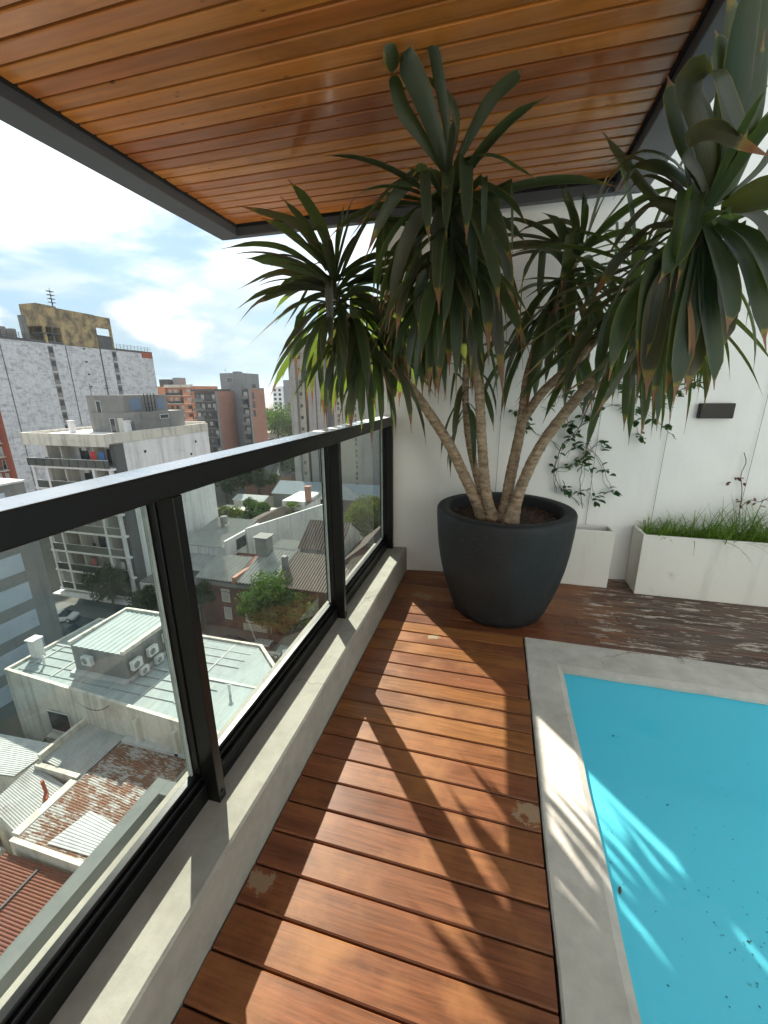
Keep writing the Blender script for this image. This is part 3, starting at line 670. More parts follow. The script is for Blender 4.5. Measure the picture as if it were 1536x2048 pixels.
WX = [0.02, 0.78, 1.29, 1.93]
for (lab, _), x in zip(wl.values(), WX):
    mb = MB(); y = wall_y(x)-0.018
    mb.tube([(x, y, 0.5 if x > 0.5 else 0.2), (x+0.004, y, 1.4), (x, y, 2.72)], 0.0017, 5)
    mb.box(x-0.006, x+0.006, y-0.004, wall_y(x), 2.718, 2.73)
    tag(mb.build('wire', m_wire), lab, 'wire', 'trellis wires on the white wall')

# ------------------------------------------------------------------ yucca
M_leaf = leaf_mat('yucca_leaf', (0.028, 0.048, 0.026), (0.050, 0.066, 0.038), (0.17, 0.26, 0.03))
M_leaf_old = leaf_mat('yucca_leaf_dusty', (0.056, 0.064, 0.042), (0.075, 0.072, 0.050), (0.16, 0.19, 0.03))
M_dry = leaf_mat('dry_leaf', (0.20, 0.11, 0.055), (0.30, 0.19, 0.10), (0.25, 0.12, 0.04), tip=False, rough=0.8)
def strap(s):
    if s < 0.78: return min(1.0, 0.42 + 1.5*s)*(1 - 0.25*max(0, (s-0.45)/0.33)**2)
    if s < 0.90: return 0.75*(1-(s-0.78)/0.12) + 0.16*(s-0.78)/0.12
    return 0.16*(1-(s-0.90)/0.105)
def leaf_shape(path, side, width, name='leaf', fold=0.28, prof=None, twist=0.0):
    """one strap leaf along a centre line: three vertices across, V-folded, UV = (across, along)"""
    mb = MB(); mb.uv = []; n = len(path); v = []; f = []
    path = [Vector(p) for p in path]
    for i, p in enumerate(path):
        s = i/(n-1); d = (path[min(i+1, n-1)] - path[max(i-1, 0)]).normalized()
        sd = Vector(side); sd = (sd - d*sd.dot(d)).normalized(); up = d.cross(sd)
        if twist: sd, up = math.cos(twist*s)*sd + math.sin(twist*s)*up, -math.sin(twist*s)*sd + math.cos(twist*s)*up
        w = width*0.5*(prof(s) if prof else strap(s))
        w = max(w, 0.0012)
        v += [p - sd*w + up*w*fold, p - up*w*0.10, p + sd*w + up*w*fold]
        mb.uv += [(0.0, s), (0.5, s), (1.0, s)]
    for i in range(n-1):
        a = 3*i; f += [(a, a+1, a+4, a+3), (a+1, a+2, a+5, a+4)]
    mb.add(v, f); return mb
def bend_path(length, e0, e1, p, n=12, kink=None):
    pts = [Vector((0, 0, 0))]; ds = length/(n-1)
    for i in range(1, n):
        s = (i-0.5)/(n-1); th = e0 + (e1-e0)*min(1, s**p)
        if kink and s > kink[0]: th = kink[1]
        pts.append(pts[-1] + Vector((math.cos(th)*ds, 0, math.sin(th)*ds)))
    return pts
FAMILY = {}
lr = random.Random(21)
def family(kind, m):
    key = (kind, m.name)
    if key in FAMILY: return FAMILY[key]
    lst = []
    for q in range(7):
        if kind == 0: a = (lr.uniform(70, 84), lr.uniform(48, 78), 1.4, None)
        elif kind == 1: a = (lr.uniform(42, 62), lr.uniform(-20, 15), 1.1, None)
        elif kind == 2: a = (lr.uniform(8, 34), lr.uniform(-42, -8), 1.1, None)
        elif kind == 3: a = (lr.uniform(20, 48), lr.uniform(-87, -80), 0.36, None)
        elif kind == 4: a = (lr.uniform(-50, -25), lr.uniform(-89, -84), 0.40, None)
        elif kind == 5: a = (lr.uniform(15, 45), lr.uniform(0, 10), 0.8, (lr.uniform(0.25, 0.5), R(-86)))
        else: a = (lr.uniform(-35, -10), lr.uniform(-68, -48), 0.8, None)
        path = bend_path(0.74*lr.uniform(0.85, 1.12), R(a[0]), R(a[1]), a[2], n=14, kink=a[3])
        mb = leaf_shape(path, (lr.uniform(-.15, .15), 1, lr.uniform(-.15, .15)), lr.uniform(0.056, 0.074), fold=lr.uniform(0.2, 0.5), twist=lr.uniform(-0.7, 0.7))
        o = mb.build('leaf', m, smooth=True); me = o.data; bpy.data.objects.remove(o); lst.append(me)
    FAMILY[key] = lst; return lst
yucca = thing('yucca', 'tall many-stemmed yucca with drooping strap leaves growing in the charcoal pot', 'plant', (0.05, 2.95, 0.715))
def bark():
    m, nt, b, o = newmat('yucca_bark'); p = pos(nt)
    uvz = pos(nt, (16, 16, 44)); n1 = noise(nt, uvz, 1.0, 6, 0.65, 0.4); n2 = noise(nt, p, 14, 6, 0.65)
    c = ramp(nt, [(0.28, (0.13, 0.088, 0.055)), (0.5, (0.33, 0.245, 0.165)), (0.72, (0.47, 0.375, 0.27))], n1).outputs[0]
    c = mixc(nt, 1.0, c, ramp(nt, [(0.3, 0.7), (0.7, 1.2)], n2).outputs[0], 'MULTIPLY')
    L(nt, c, b.inputs['Base Color']); b.inputs['Roughness'].default_value = 0.9; b.inputs['Specular IOR Level'].default_value = 0.15
    bump(nt, b, n1, 0.9, 0.012); return m
M_bark = bark()
def spline(pts, n):
    pts = [Vector(p) for p in pts]; P = [pts[0]*2-pts[1]] + pts + [pts[-1]*2-pts[-2]]; out = []
    seg = len(pts)-1
    for i in range(n+1):
        t = i/n*seg; k = min(int(t), seg-1); u = t-k; a, b_, c, d = P[k:k+4]
        out.append(0.5*((2*b_) + (c-a)*u + (2*a-5*b_+4*c-d)*u*u + (3*b_-a-3*c+d)*u**3))
    return out
def stem(pts, r0, r1, rings=True, flare=True):
    n = 74; path = spline(pts, n); rr = []
    for i in range(n+1):
        s = i/n; r = (r0 + (r1-r0)*min(1, s*1.6))*(1 if s < 0.80 else 1-0.72*(s-0.80)/0.20)
        if flare: r += 0.028*max(0, 1-s*7)**2
        if rings: r *= 1 + 0.026*(1 if i % 2 else -1)*(0.3+rnd.random()) + rnd.uniform(-0.035, 0.035)
        rr.append(r)
    mb = MB(); mb.tube(path, rr, 12)
    # dry leaf-base scales that curl off the bark
    for i in range(14, n-2):
        for q in range(4):
            if rnd.random() < 0.45: continue
            a = rnd.uniform(0, 6.28); d = (path[i+1]-path[i]).normalized(); u = d.cross(Vector((0.2, 0.3, 1)).cross(d)).normalized(); w = d.cross(u)
            o = (u*math.cos(a)+w*math.sin(a)); tdir = (u*-math.sin(a)+w*math.cos(a)); p = path[i]+o*rr[i]*0.96; l = rnd.uniform(0.007, 0.022)
            mb.add([p-tdir*0.008, p+tdir*0.008, p+o*l*0.7+d*l*rnd.uniform(-.8, .9)], [(0, 1, 2)])
    mb.build('stem', M_bark, yucca, smooth=False); return path
LEAVES = []
EXTRA = MB(); EXTRA.uv = []; EXTRA_ON = [False]
class _Sink:
    pass
def put_leaf(me, p, az, scale=1.0, tilt=0.0):
    if EXTRA_ON[0]:
        k = _Sink(); k.me = me; k.m = Matrix.Translation(p) @ Matrix.Rotation(az, 4, 'Z') @ Matrix.Rotation(rnd.uniform(-tilt, tilt), 4, 'X'); EXTRA_ON.append(k); return k
    o = bpy.data.objects.new('leaf', me); col.objects.link(o); o.parent = yucca
    o.location = p; o.rotation_euler = (rnd.uniform(-tilt, tilt), rnd.uniform(-tilt, tilt), az); o.scale = (scale,)*3
    LEAVES.append(o); return o
def head(pts, n, size, reach=0.32, up=0.16, mats=(M_leaf, M_leaf_old), avoid=None, upscale=1.0, wid=1.0, mix=((3, 5, 2), (3, 3, 5), (3, 4, 3), (4, 4, 3))):
    """rosette round the upper part of a stem: upright in the middle, hanging lower down"""
    path = spline(pts, 60)
    for i in range(n):
        t = (i+0.5)/n; k = int(60 - t*reach*60) ; p = path[max(0, min(60, k))]
        az = i*2.39996 + rnd.uniform(-0.35, 0.35)
        if avoid and avoid(az, t): continue
        if t < up*0.5: kind = 0
        elif t < up*1.2: kind = 1
        else:
            u = (t-up*1.2)/(1-up*1.2)
            kind = rnd.choice(mix[min(len(mix)-1, int(u*len(mix)))])
        m = mats[0] if rnd.random() < 0.72 else mats[1]
        me = rnd.choice(family(kind, m)); sc_ = size*rnd.uniform(0.86, 1.12)*(upscale if kind < 2 else 1)
        put_leaf(me, p + Vector((math.cos(az), math.sin(az), 0))*0.018, az, sc_, 0.12).scale = Vector((sc_, sc_*wid, sc_))
sA = [(-0.04, 2.96, 0.70), (-0.18, 2.93, 0.98), (-0.35, 2.87, 1.31), (-0.63, 2.76, 1.70), (-0.98, 2.71, 2.06), (-1.05, 2.69, 2.30)]
sB = [(0.01, 2.94, 0.70), (-0.05, 2.90, 0.95), (-0.09, 2.82, 1.27), (-0.15, 2.60, 1.83), (-0.27, 2.36, 2.18), (-0.29, 2.20, 2.47)]
sG = [(-0.01, 3.02, 0.70), (-0.12, 3.05, 1.0), (-0.20, 3.03, 1.32), (-0.23, 3.02, 1.66), (-0.21, 3.0, 2.02)]
sC = [(0.09, 2.95, 0.70), (0.11, 2.96, 1.0), (0.155, 2.96, 1.38), (0.185, 2.98, 1.77), (0.35, 3.04, 2.23), (0.43, 3.08, 2.46)]
sD = [(0.13, 2.90, 0.70), (0.19, 2.87, 1.0), (0.30, 2.80, 1.31), (0.52, 2.58, 1.70), (0.62, 2.15, 1.94), (0.55, 1.62, 2.11)]
sF = [(0.165, 2.955, 1.42), (0.27, 2.86, 1.60), (0.45, 2.74, 1.80), (0.60, 2.66, 2.06), (0.64, 2.62, 2.25)]
stem(sA, 0.041, 0.031); stem(sB, 0.038, 0.029); stem(sG, 0.030, 0.023); stem(sC, 0.043, 0.028); stem(sD, 0.042, 0.029); stem(sF, 0.031, 0.024, flare=False)
MIX_A = ((1, 2, 2), (2, 2, 5, 6), (6, 3, 6), (3, 4, 6), (4, 4, 3))
head(sA, 44, 0.92, 0.34, up=0.05, upscale=0.7, wid=0.9, mix=MIX_A)
head(sB, 60, 0.80, 0.24, up=0.04, upscale=0.55, wid=1.05, mix=((2, 3, 5), (2, 3, 5), (3, 6, 3, 5), (3, 4, 6), (4, 3)))
head(sG, 10, 0.62, 0.4, up=0.2)
head(sC, 26, 0.92, 0.26, up=0.14, upscale=0.55)
head(sD, 34, 0.70, 0.28, up=0.10, upscale=0.75, wid=0.95, mix=((3, 5), (3, 4), (3, 4), (4,)), avoid=lambda az, t: t > 0.1 and (az % 6.283) > 1.9 and (az % 6.283) < 4.0)
head(sF, 10, 0.60, 0.4, up=0.2)
# beyond the three hundred leaves that show largest: the inner and rear ones, one part
EXTRA_ON[0] = True
head(sA, 56, 0.80, 0.30, up=0.03, upscale=0.6, wid=0.95, mix=MIX_A)
head(sB, 46, 0.72, 0.26, up=0.04, upscale=0.5, wid=0.9, mix=((2, 5, 3), (2, 3, 5), (3, 6, 3), (6, 3), (4, 3)))
head(sC, 44, 0.90, 0.34, up=0.08, upscale=0.6, mix=((2, 2, 5), (2, 6, 3), (3, 6, 2), (3, 4)))
head(sD, 50, 0.68, 0.32, up=0.05, upscale=0.6, wid=0.85, mix=((2, 3, 5), (2, 3, 6), (3, 6, 3), (3, 4)), avoid=lambda az, t: t > 0.1 and (az % 6.283) > 2.1 and (az % 6.283) < 3.9)
head(sF, 34, 0.80, 0.5, up=0.1, mix=((2, 2, 5), (2, 6, 3), (3, 6, 2))); head(sG, 14, 0.60, 0.45, up=0.2)
EXTRA_ON[0] = False
for k in EXTRA_ON[1:]:
    me = k.me; vs = [k.m @ Vector((v.co.x*k.scale.x, v.co.y*k.scale.y, v.co.z*k.scale.z)) for v in me.vertices]
    EXTRA.add(vs, [tuple(p.vertices) for p in me.polygons], 0 if me.materials[0] is M_leaf else 1); n_ = len(vs)//3
    EXTRA.uv += [(c, i/(n_-1)) for i in range(n_) for c in (0.0, 0.5, 1.0)]
ex_ = EXTRA.build('leaves', [M_leaf, M_leaf_old], yucca, smooth=True); ex_['kind'] = 'stuff'; ex_.matrix_parent_inverse = Matrix.Translation(-Vector(yucca.location))
# the leaves that single this plant out, laid along measured lines (pixel, distance along the terrace)
def path_leaf(pts, width, side, m=M_leaf, n=14, fold=0.3, prof=None, twist=0.0):
    width *= 0.78
    path = spline([at_y(x, y, Y) for x, y, Y in pts], n)
    mb = leaf_shape(path, side, width, fold=fold, prof=prof, twist=twist)
    o = mb.build('leaf', m, yucca, smooth=True); LEAVES.append(o); o.matrix_parent_inverse = Matrix.Translation(-Vector(yucca.location)); return o
blunt = lambda s: min(1.0, 0.5 + 1.1*s)*(1.0 if s < 0.9 else max(0.05, 1-((s-0.9)/0.1)**2))
path_leaf([(893, 345, 2.2), (868, 260, 2.12), (842, 185, 2.06), (815, 128, 2.02), (790, 118, 2.0), (765, 128, 1.99)], 0.115, (1, 0.25, -0.2), prof=blunt)
path_leaf([(890, 340, 2.22), (842, 270, 2.16), (806, 215, 2.12), (790, 160, 2.10), (782, 140, 2.10)], 0.085, (1, 0.4, 0.3))
path_leaf([(900, 340, 2.22), (893, 250, 2.17), (880, 170, 2.12), (868, 105, 2.06), (855, 76, 2.03), (835, 74, 2.02)], 0.060, (1, 0.1, 0))
path_leaf([(895, 345, 2.20), (872, 240, 2.16), (835, 140, 2.12), (805, 100, 2.10), (795, 85, 2.08), (830, 78, 2.04), (862, 72, 2.0)], 0.075, (0.8, 0.5, 0.1), prof=blunt)
path_leaf([(898, 345, 2.23), (915, 260, 2.2), (905, 205, 2.17), (870, 165, 2.14), (845, 150, 2.12)], 0.055, (0.5, 0.4, 0.8))
path_leaf([(903, 348, 2.25), (945, 262, 2.2), (985, 195, 2.16), (1030, 155, 2.12), (1048, 141, 2.1)], 0.070, (0.6, 0.3, -0.7))
path_leaf([(898, 350, 2.2), (930, 320, 2.1), (985, 312, 2.0), (1040, 340, 1.95), (1075, 360, 1.93)], 0.065, (0.1, 0.9, 0.4))
path_leaf([(878, 360, 2.2), (830, 350, 2.15), (785, 368, 2.1), (740, 420, 2.1), (690, 490, 2.12)], 0.070, (0.1, 0.8, 0.4))
# fan of leaves on the head over the railing (tip last), then the hanging skirts of the middle and right heads
def px_leaf(pts, Y, dY, w, m=M_leaf, side=(0.5, 0.5, 0.7), tw=0.3):
    n = len(pts); path_leaf([(x, y, Y + dY*k/(n-1)) for k, (x, y) in enumerate(pts)], w, side, m=m, prof=strap, twist=rnd.uniform(-tw, tw), n=13)
for pts, w in (([(668, 575), (560, 540), (473, 580)], .095), ([(668, 560), (570, 522), (490, 516)], .11), ([(665, 560), (580, 500), (510, 486), (442, 498)], .06), ([(675, 585), (604, 560), (520, 598), (472, 652)], .085), ([(672, 580), (600, 572), (545, 588), (500, 614)], .09),
               ([(680, 590), (625, 590), (560, 630), (494, 694)], .085), ([(685, 590), (630, 560), (595, 610), (566, 660)], .075), ([(680, 600), (625, 640), (590, 690), (564, 758)], .08), ([(680, 600), (620, 620), (585, 670), (558, 712)], .06), ([(682, 600), (640, 590), (600, 625), (593, 690), (592, 748)], .075),
               ([(684, 610), (645, 640), (620, 710), (612, 828)], .075), ([(686, 610), (650, 640), (640, 720), (650, 856)], .07), ([(690, 612), (668, 660), (660, 740), (663, 838)], .08), ([(690, 615), (682, 680), (680, 745), (686, 850)], .075), ([(680, 608), (684, 660), (690, 752)], .1), ([(706, 640), (704, 690), (701, 750), (702, 828)], .095), ([(708, 650), (704, 720), (711, 770), (720, 822)], .07),
               ([(706, 640), (720, 690), (738, 760), (753, 822)], .09), ([(700, 640), (730, 680), (765, 720), (795, 748)], .09), ([(665, 550), (650, 470), (612, 400), (575, 358)], .10), ([(655, 540), (600, 450), (540, 425), (470, 410)], .09), ([(650, 530), (600, 480), (560, 450), (520, 435)], .08), ([(660, 540), (625, 470), (598, 430), (560, 392)], .075),
               ([(672, 540), (680, 460), (690, 402)], .075), ([(680, 560), (715, 480), (752, 415)], .10), ([(690, 570), (740, 560), (790, 575), (815, 620)], .07), ([(690, 580), (745, 600), (775, 650), (782, 720)], .07), ([(705, 600), (760, 630), (800, 680), (812, 750)], .08), ([(695, 570), (760, 560), (830, 600), (850, 670)], .08), ([(700, 580), (750, 620), (760, 690), (756, 770)], .08), ([(668, 545), (655, 490), (640, 455), (600, 470)], .06)):
    px_leaf(pts, 2.69, rnd.uniform(-.22, .10), w*0.9, m=M_leaf if rnd.random() < .75 else M_leaf_old)
for pts, w in (([(893, 390), (880, 440), (872, 520), (864, 648)], .105), ([(905, 410), (915, 470), (920, 560), (926, 676)], .105), ([(880, 385), (842, 425), (832, 490), (828, 560)], .075), ([(880, 370), (837, 346), (775, 415), (728, 522)], .075), ([(885, 395), (840, 430), (800, 520), (775, 668)], .085), ([(882, 400), (830, 450), (795, 520), (762, 626)], .08),
               ([(900, 480), (908, 560), (912, 640), (912, 792)], .09), ([(905, 470), (930, 540), (940, 640), (941, 752)], .085), ([(910, 470), (955, 520), (972, 600), (978, 730)], .085), ([(910, 430), (970, 520), (993, 650), (1007, 812)], .085), ([(905, 390), (962, 396), (1003, 480), (1037, 688)], .085), ([(905, 375), (950, 366), (1012, 400), (1057, 452)], .08),
               ([(905, 385), (960, 420), (1000, 470), (1024, 530)], .07), ([(885, 480), (850, 540), (838, 600), (837, 668)], .075), ([(890, 520), (868, 600), (860, 690), (857, 792)], .08), ([(893, 520), (880, 620), (878, 700), (878, 772)], .08), ([(897, 520), (895, 620), (899, 752)], .08)):
    px_leaf(pts, 2.22, rnd.uniform(-.14, .02), w, m=M_leaf_old if rnd.random() < .45 else M_leaf, side=(0.9, 0.4, 0.1), tw=0.25)
for pts, w in (([(1412, 410), (1380, 440), (1350, 500), (1317, 568)], .10), ([(1400, 450), (1372, 520), (1358, 600), (1333, 702)], .125), ([(1410, 450), (1440, 530), (1455, 600), (1454, 666)], .115), ([(1405, 460), (1418, 560), (1414, 650), (1400, 740)], .115), ([(1390, 470), (1366, 600), (1350, 700), (1329, 790)], .11), ([(1375, 480), (1310, 540), (1290, 640), (1275, 774)], .115), ([(1370, 490), (1318, 580), (1300, 690), (1292, 800)], .11),
               ([(1360, 490), (1285, 570), (1242, 645), (1217, 764)], .105), ([(1395, 480), (1380, 600), (1362, 700), (1346, 810)], .10), ([(1420, 470), (1448, 560), (1450, 640), (1441, 708)], .10), ([(1430, 450), (1490, 520), (1515, 600), (1532, 702)], .10), ([(1430, 440), (1500, 480), (1545, 560), (1560, 660)], .10), ([(1410, 480), (1395, 600), (1385, 700), (1372, 790)], .11), ([(1400, 470), (1410, 600), (1425, 700), (1428, 780)], .09)):
    px_leaf(pts, 1.62, rnd.uniform(-.16, .04), w, m=M_leaf_old if rnd.random() < .4 else M_leaf, side=(0.9, 0.4, 0.1), tw=0.25)
for pts in ([(760, 600), (800, 660), (812, 730), (816, 805)], [(770, 590), (815, 650), (830, 720), (830, 800)], [(780, 590), (830, 640), (842, 720), (845, 800)], [(790, 600), (840, 650), (856, 730), (860, 800)], [(760, 620), (792, 680), (800, 740), (798, 815)], [(750, 620), (780, 690), (786, 750), (784, 820)], [(800, 600), (850, 660), (868, 730), (872, 795)], [(700, 600), (770, 640), (800, 720), (806, 790)], [(705, 610), (750, 660), (772, 720), (778, 790)], [(710, 600), (800, 650), (826, 720), (832, 800)], [(720, 620), (785, 690), (790, 750), (788, 812)], [(715, 600), (815, 630), (846, 700), (852, 775)], [(712, 640), (745, 690), (757, 740), (760, 800)]):
    px_leaf(pts, 2.76, rnd.uniform(0.16, 0.42), 0.095, side=(0.8, 0.5, 0.2))  # extra hanging leaves, added to shade the pool
# big folded leaves at the upper right
path_leaf([(1420, 420, 1.75), (1425, 330, 1.66), (1405, 230, 1.58), (1385, 165, 1.54), (1420, 138, 1.50), (1450, 200, 1.49), (1478, 262, 1.50), (1490, 288, 1.5)], 0.110, (0.8, 0.5, -0.2), m=M_leaf_old, n=20, prof=lambda s: min(1, 0.6+0.9*s)*max(0.06, 1-s**6))
path_leaf([(1430, 430, 1.72), (1405, 345, 1.62), (1375, 292, 1.55), (1420, 268, 1.5), (1470, 290, 1.48), (1536, 312, 1.47)], 0.095, (0.1, 0.5, 0.9), m=M_leaf_old, n=18, prof=lambda s: min(1, 0.6+0.9*s)*max(0.06, 1-s**5))
path_leaf([(1440, 420, 1.72), (1500, 395, 1.6), (1560, 400, 1.5), (1620, 450, 1.45)], 0.115, (0.1, 0.6, 0.9), m=M_leaf_old)
path_leaf([(1415, 430, 1.8), (1360, 330, 1.8), (1285, 300, 1.82), (1225, 350, 1.86), (1180, 420, 1.9)], 0.045, (0.2, 0.9, 0.3), m=M_leaf_old)
path_leaf([(1400, 440, 1.8), (1340, 420, 1.8), (1290, 370, 1.85), (1235, 300, 1.9), (1205, 265, 1.92)], 0.050, (0.6, 0.4, 0.7), m=M_leaf_old)
path_leaf([(1445, 400, 1.75), (1470, 280, 1.66), (1480, 150, 1.56), (1500, 20, 1.48), (1530, -110, 1.42)], 0.100, (0.9, 0.4, 0))
path_leaf([(1455, 400, 1.75), (1500, 280, 1.68), (1515, 140, 1.6), (1520, 10, 1.52), (1560, -90, 1.46)], 0.090, (0.9, 0.3, 0.1))
for pts in ([(1420, 400, 1.72), (1380, 300, 1.70), (1350, 200, 1.68), (1335, 150, 1.67)], [(1435, 390, 1.7), (1470, 250, 1.62), (1450, 120, 1.55), (1430, 60, 1.5)], [(1450, 400, 1.7), (1530, 330, 1.6), (1570, 240, 1.55)], [(1430, 400, 1.75), (1330, 330, 1.75), (1270, 330, 1.78), (1225, 400, 1.8)], [(1440, 420, 1.7), (1510, 440, 1.6), (1560, 520, 1.55)], [(1400, 430, 1.7), (1320, 400, 1.72), (1260, 440, 1.76), (1210, 520, 1.8)], [(1450, 380, 1.7), (1500, 200, 1.62), (1530, 60, 1.56)], [(1395, 450, 1.68), (1300, 450, 1.7), (1230, 520, 1.74), (1180, 610, 1.78)]): path_leaf(pts, 0.085, (0.7, 0.5, 0.4), m=M_leaf_old if rnd.random() < .5 else M_leaf, prof=strap, twist=rnd.uniform(-.4, .4))
path_leaf([(1440, 410, 1.8), (1440, 300, 1.76), (1455, 190, 1.72), (1470, 60, 1.66), (1450, -80, 1.6)], 0.080, (0.9, 0.3, 0.1))
path_leaf([(1410, 450, 1.7), (1375, 480, 1.62), (1345, 520, 1.6), (1320, 560, 1.6)], 0.100, (0.7, 0.5, 0.5), m=M_leaf_old)
for (pts, w) in (([(1390, 430, 1.66), (1330, 445, 1.72), (1250, 500, 1.8), (1190, 575, 1.86)], .045), ([(1385, 440, 1.66), (1300, 480, 1.75), (1215, 545, 1.85), (1150, 640, 1.9)], .05), ([(1380, 450, 1.66), (1290, 520, 1.76), (1180, 590, 1.86), (1060, 640, 1.92)], .045), ([(1395, 420, 1.66), (1350, 370, 1.72), (1290, 350, 1.8), (1240, 400, 1.84)], .04), ([(1392, 410, 1.68), (1340, 350, 1.74), (1260, 310, 1.8), (1200, 330, 1.86)], .04), ([(1180, 470, 3.0), (1130, 440, 2.9), (1060, 450, 2.8), (1010, 490, 2.75)], .06), ([(1170, 490, 3.0), (1110, 480, 2.9), (1060, 520, 2.85), (1040, 580, 2.85)], .06), ([(1180, 480, 3.0), (1230, 420, 2.95), (1260, 380, 2.9)], .06), ([(1300, 560, 1.8), (1200, 610, 1.78), (1110, 690, 1.78), (1030, 775, 1.8)], 0.05), ([(1330, 540, 1.8), (1220, 580, 1.76), (1120, 640, 1.74), (1010, 725, 1.75)], 0.055), ([(1290, 520, 1.85), (1190, 560, 1.8), (1100, 600, 1.8), (1020, 690, 1.82)], 0.045),
                 ([(1330, 600, 1.75), (1250, 680, 1.72), (1190, 740, 1.7), (1110, 800, 1.72)], 0.085), ([(1340, 600, 1.8), (1280, 680, 1.78), (1230, 760, 1.78), (1185, 840, 1.8)], 0.08)):
    path_leaf(pts, w, (0.5, 0.6, 0.6), m=M_leaf_old, twist=0.4)
for o in list(yucca.children):
    if o.name.startswith('stem'): o.matrix_parent_inverse = Matrix.Translation(-Vector(yucca.location))
for o in LEAVES:
    if o.matrix_parent_inverse == Matrix.Identity(4): o.matrix_parent_inverse = Matrix.Translation(-Vector(yucca.location))
# dry threads and dead leaves hanging under the rosettes
for k in range(5):
    x, y, Y, l = rnd.choice(((690, 640, 2.7, 150), (895, 540, 2.3, 190), (880, 500, 2.25, 200), (1385, 560, 1.6, 200), (1300, 560, 1.6, 180), (1160, 560, 2.9, 130), (930, 560, 2.35, 170)))
    x += rnd.uniform(-45, 45); l *= rnd.uniform(0.75, 1.05); b_ = rnd.uniform(-20, 20)
    path_leaf([(x, y, Y), (x+b_, y+l*0.4, Y-0.03), (x+b_*1.2, y+l*0.75, Y-0.05), (x+b_*0.8, y+l, Y-0.05)], rnd.uniform(0.018, 0.04), (0.7, 0.5, 0.2), m=M_dry, n=9, twist=rnd.uniform(-2, 2), fold=0.6)
for (pts, w) in (([(690, 640, 2.7), (680, 700, 2.68), (684, 760, 2.67), (690, 830, 2.67)], 0.012), ([(760, 720, 2.74), (775, 770, 2.72), (785, 790, 2.72)], 0.02),
                 ([(880, 560, 2.4), (868, 640, 2.36), (862, 720, 2.35), (870, 790, 2.35)], 0.016), ([(1045, 560, 2.2), (1040, 640, 2.16), (1046, 740, 2.15)], 0.012), ([(1180, 690, 2.55), (1130, 750, 2.5), (1080, 810, 2.5)], 0.05), ([(1215, 740, 2.5), (1185, 790, 2.46), (1160, 850, 2.46)], 0.03),
                 ([(790, 150, 2.05), (768, 110, 2.0), (778, 60, 1.98), (785, 32, 1.97)], 0.010)):
    path_leaf(pts, w, (0.6, 0.6, 0.3), m=M_dry, n=8)

# ------------------------------------------------------------------ climber on the white wall
M_vine = leaf_mat('vine_leaf', (0.022, 0.060, 0.020), (0.045, 0.095, 0.030), (0.10, 0.2, 0.03), tip=False, rough=0.35)
M_twig = plain('twig', (0.13, 0.10, 0.075), 0.9, var=0.3, scale=30)
climber = thing('climber', 'thin twiggy climbing plant with small glossy leaves trained up the white wall', 'plant', (0.75, 3.65, 0.45))
twigs = [[(1165, 1015), (1160, 960), (1172, 900), (1185, 850), (1195, 790), (1200, 750)], [(1160, 1010), (1112, 960), (1118, 905), (1150, 870), (1180, 830), (1230, 810), (1290, 825), (1320, 850), (1345, 870)],
         [(1112, 985), (1108, 940), (1125, 890), (1160, 850), (1175, 800), (1210, 770), (1250, 785), (1300, 800), (1345, 820)], [(1130, 910), (1160, 890), (1200, 920), (1215, 960), (1228, 985)], [(1118, 900), (1100, 880), (1075, 868), (1050, 850), (1045, 815)],
         [(1175, 840), (1150, 800), (1120, 790), (1100, 815), (1080, 815)], [(1180, 830), (1175, 880), (1180, 940), (1190, 1000)], [(1200, 770), (1230, 760), (1275, 775), (1310, 770), (1330, 800)], [(1108, 940), (1140, 930), (1170, 915), (1195, 890), (1210, 900)], [(1125, 960), (1140, 990), (1170, 980), (1190, 1005)],
         [(1150, 870), (1135, 845), (1140, 800), (1150, 770)], [(1060, 860), (1052, 830), (1030, 820)], [(1230, 810), (1262, 830), (1280, 875), (1290, 885)], [(1345, 870), (1352, 880)], [(1300, 800), (1340, 790), (1385, 770), (1395, 760)]]
mb = MB(); LP = []
for tw in twigs:
    off = rnd.uniform(0.015, 0.05); pts = spline([on_wall(x, y, off) for x, y in tw], len(tw)*4)
    pts = [p + Vector((rnd.uniform(-.006, .006), rnd.uniform(-.006, .002), rnd.uniform(-.006, .006))) for p in pts]
    mb.tube(pts, [0.0032*(1-0.6*i/len(pts)) for i in range(len(pts))], 5); LP += pts[3:]
    if len(tw) > 4:
        p2 = [p + Vector((rnd.uniform(-.03, .03), 0, rnd.uniform(-.03, .03))) for p in pts[::3]]; mb.tube(spline(p2, 20), 0.0016, 4)
mb.build('twigs', M_twig, climber)
vm = []
for q in range(4):
    path = bend_path(1.0, R(10), R(-40+q*12), 1.0, n=6)
    m_ = leaf_shape(path, (0, 1, 0), 0.52, fold=0.35, prof=lambda s: math.sin(math.pi*min(1, 0.06+s*0.94))**0.8)
    o = m_.build('leaf', M_vine, smooth=True); vm.append(o.data); bpy.data.objects.remove(o)
cl = random.Random(5); nl = 0
for c_ in range(84):
    p = cl.choice(LP)
    for q in range(cl.randint(3, 5)):
        if nl >= 295: break
        o = bpy.data.objects.new('leaf', cl.choice(vm)); col.objects.link(o); o.parent = climber; nl += 1
        o.location = p + Vector((cl.uniform(-.025, .025), -cl.uniform(0.0, .03), cl.uniform(-.025, .025))); o.rotation_euler = (cl.uniform(-.7, .7), cl.uniform(-.6, .6), cl.uniform(3.3, 6.1)); s = cl.uniform(0.044, 0.078); o.scale = (s, s, s)
settle(climber)
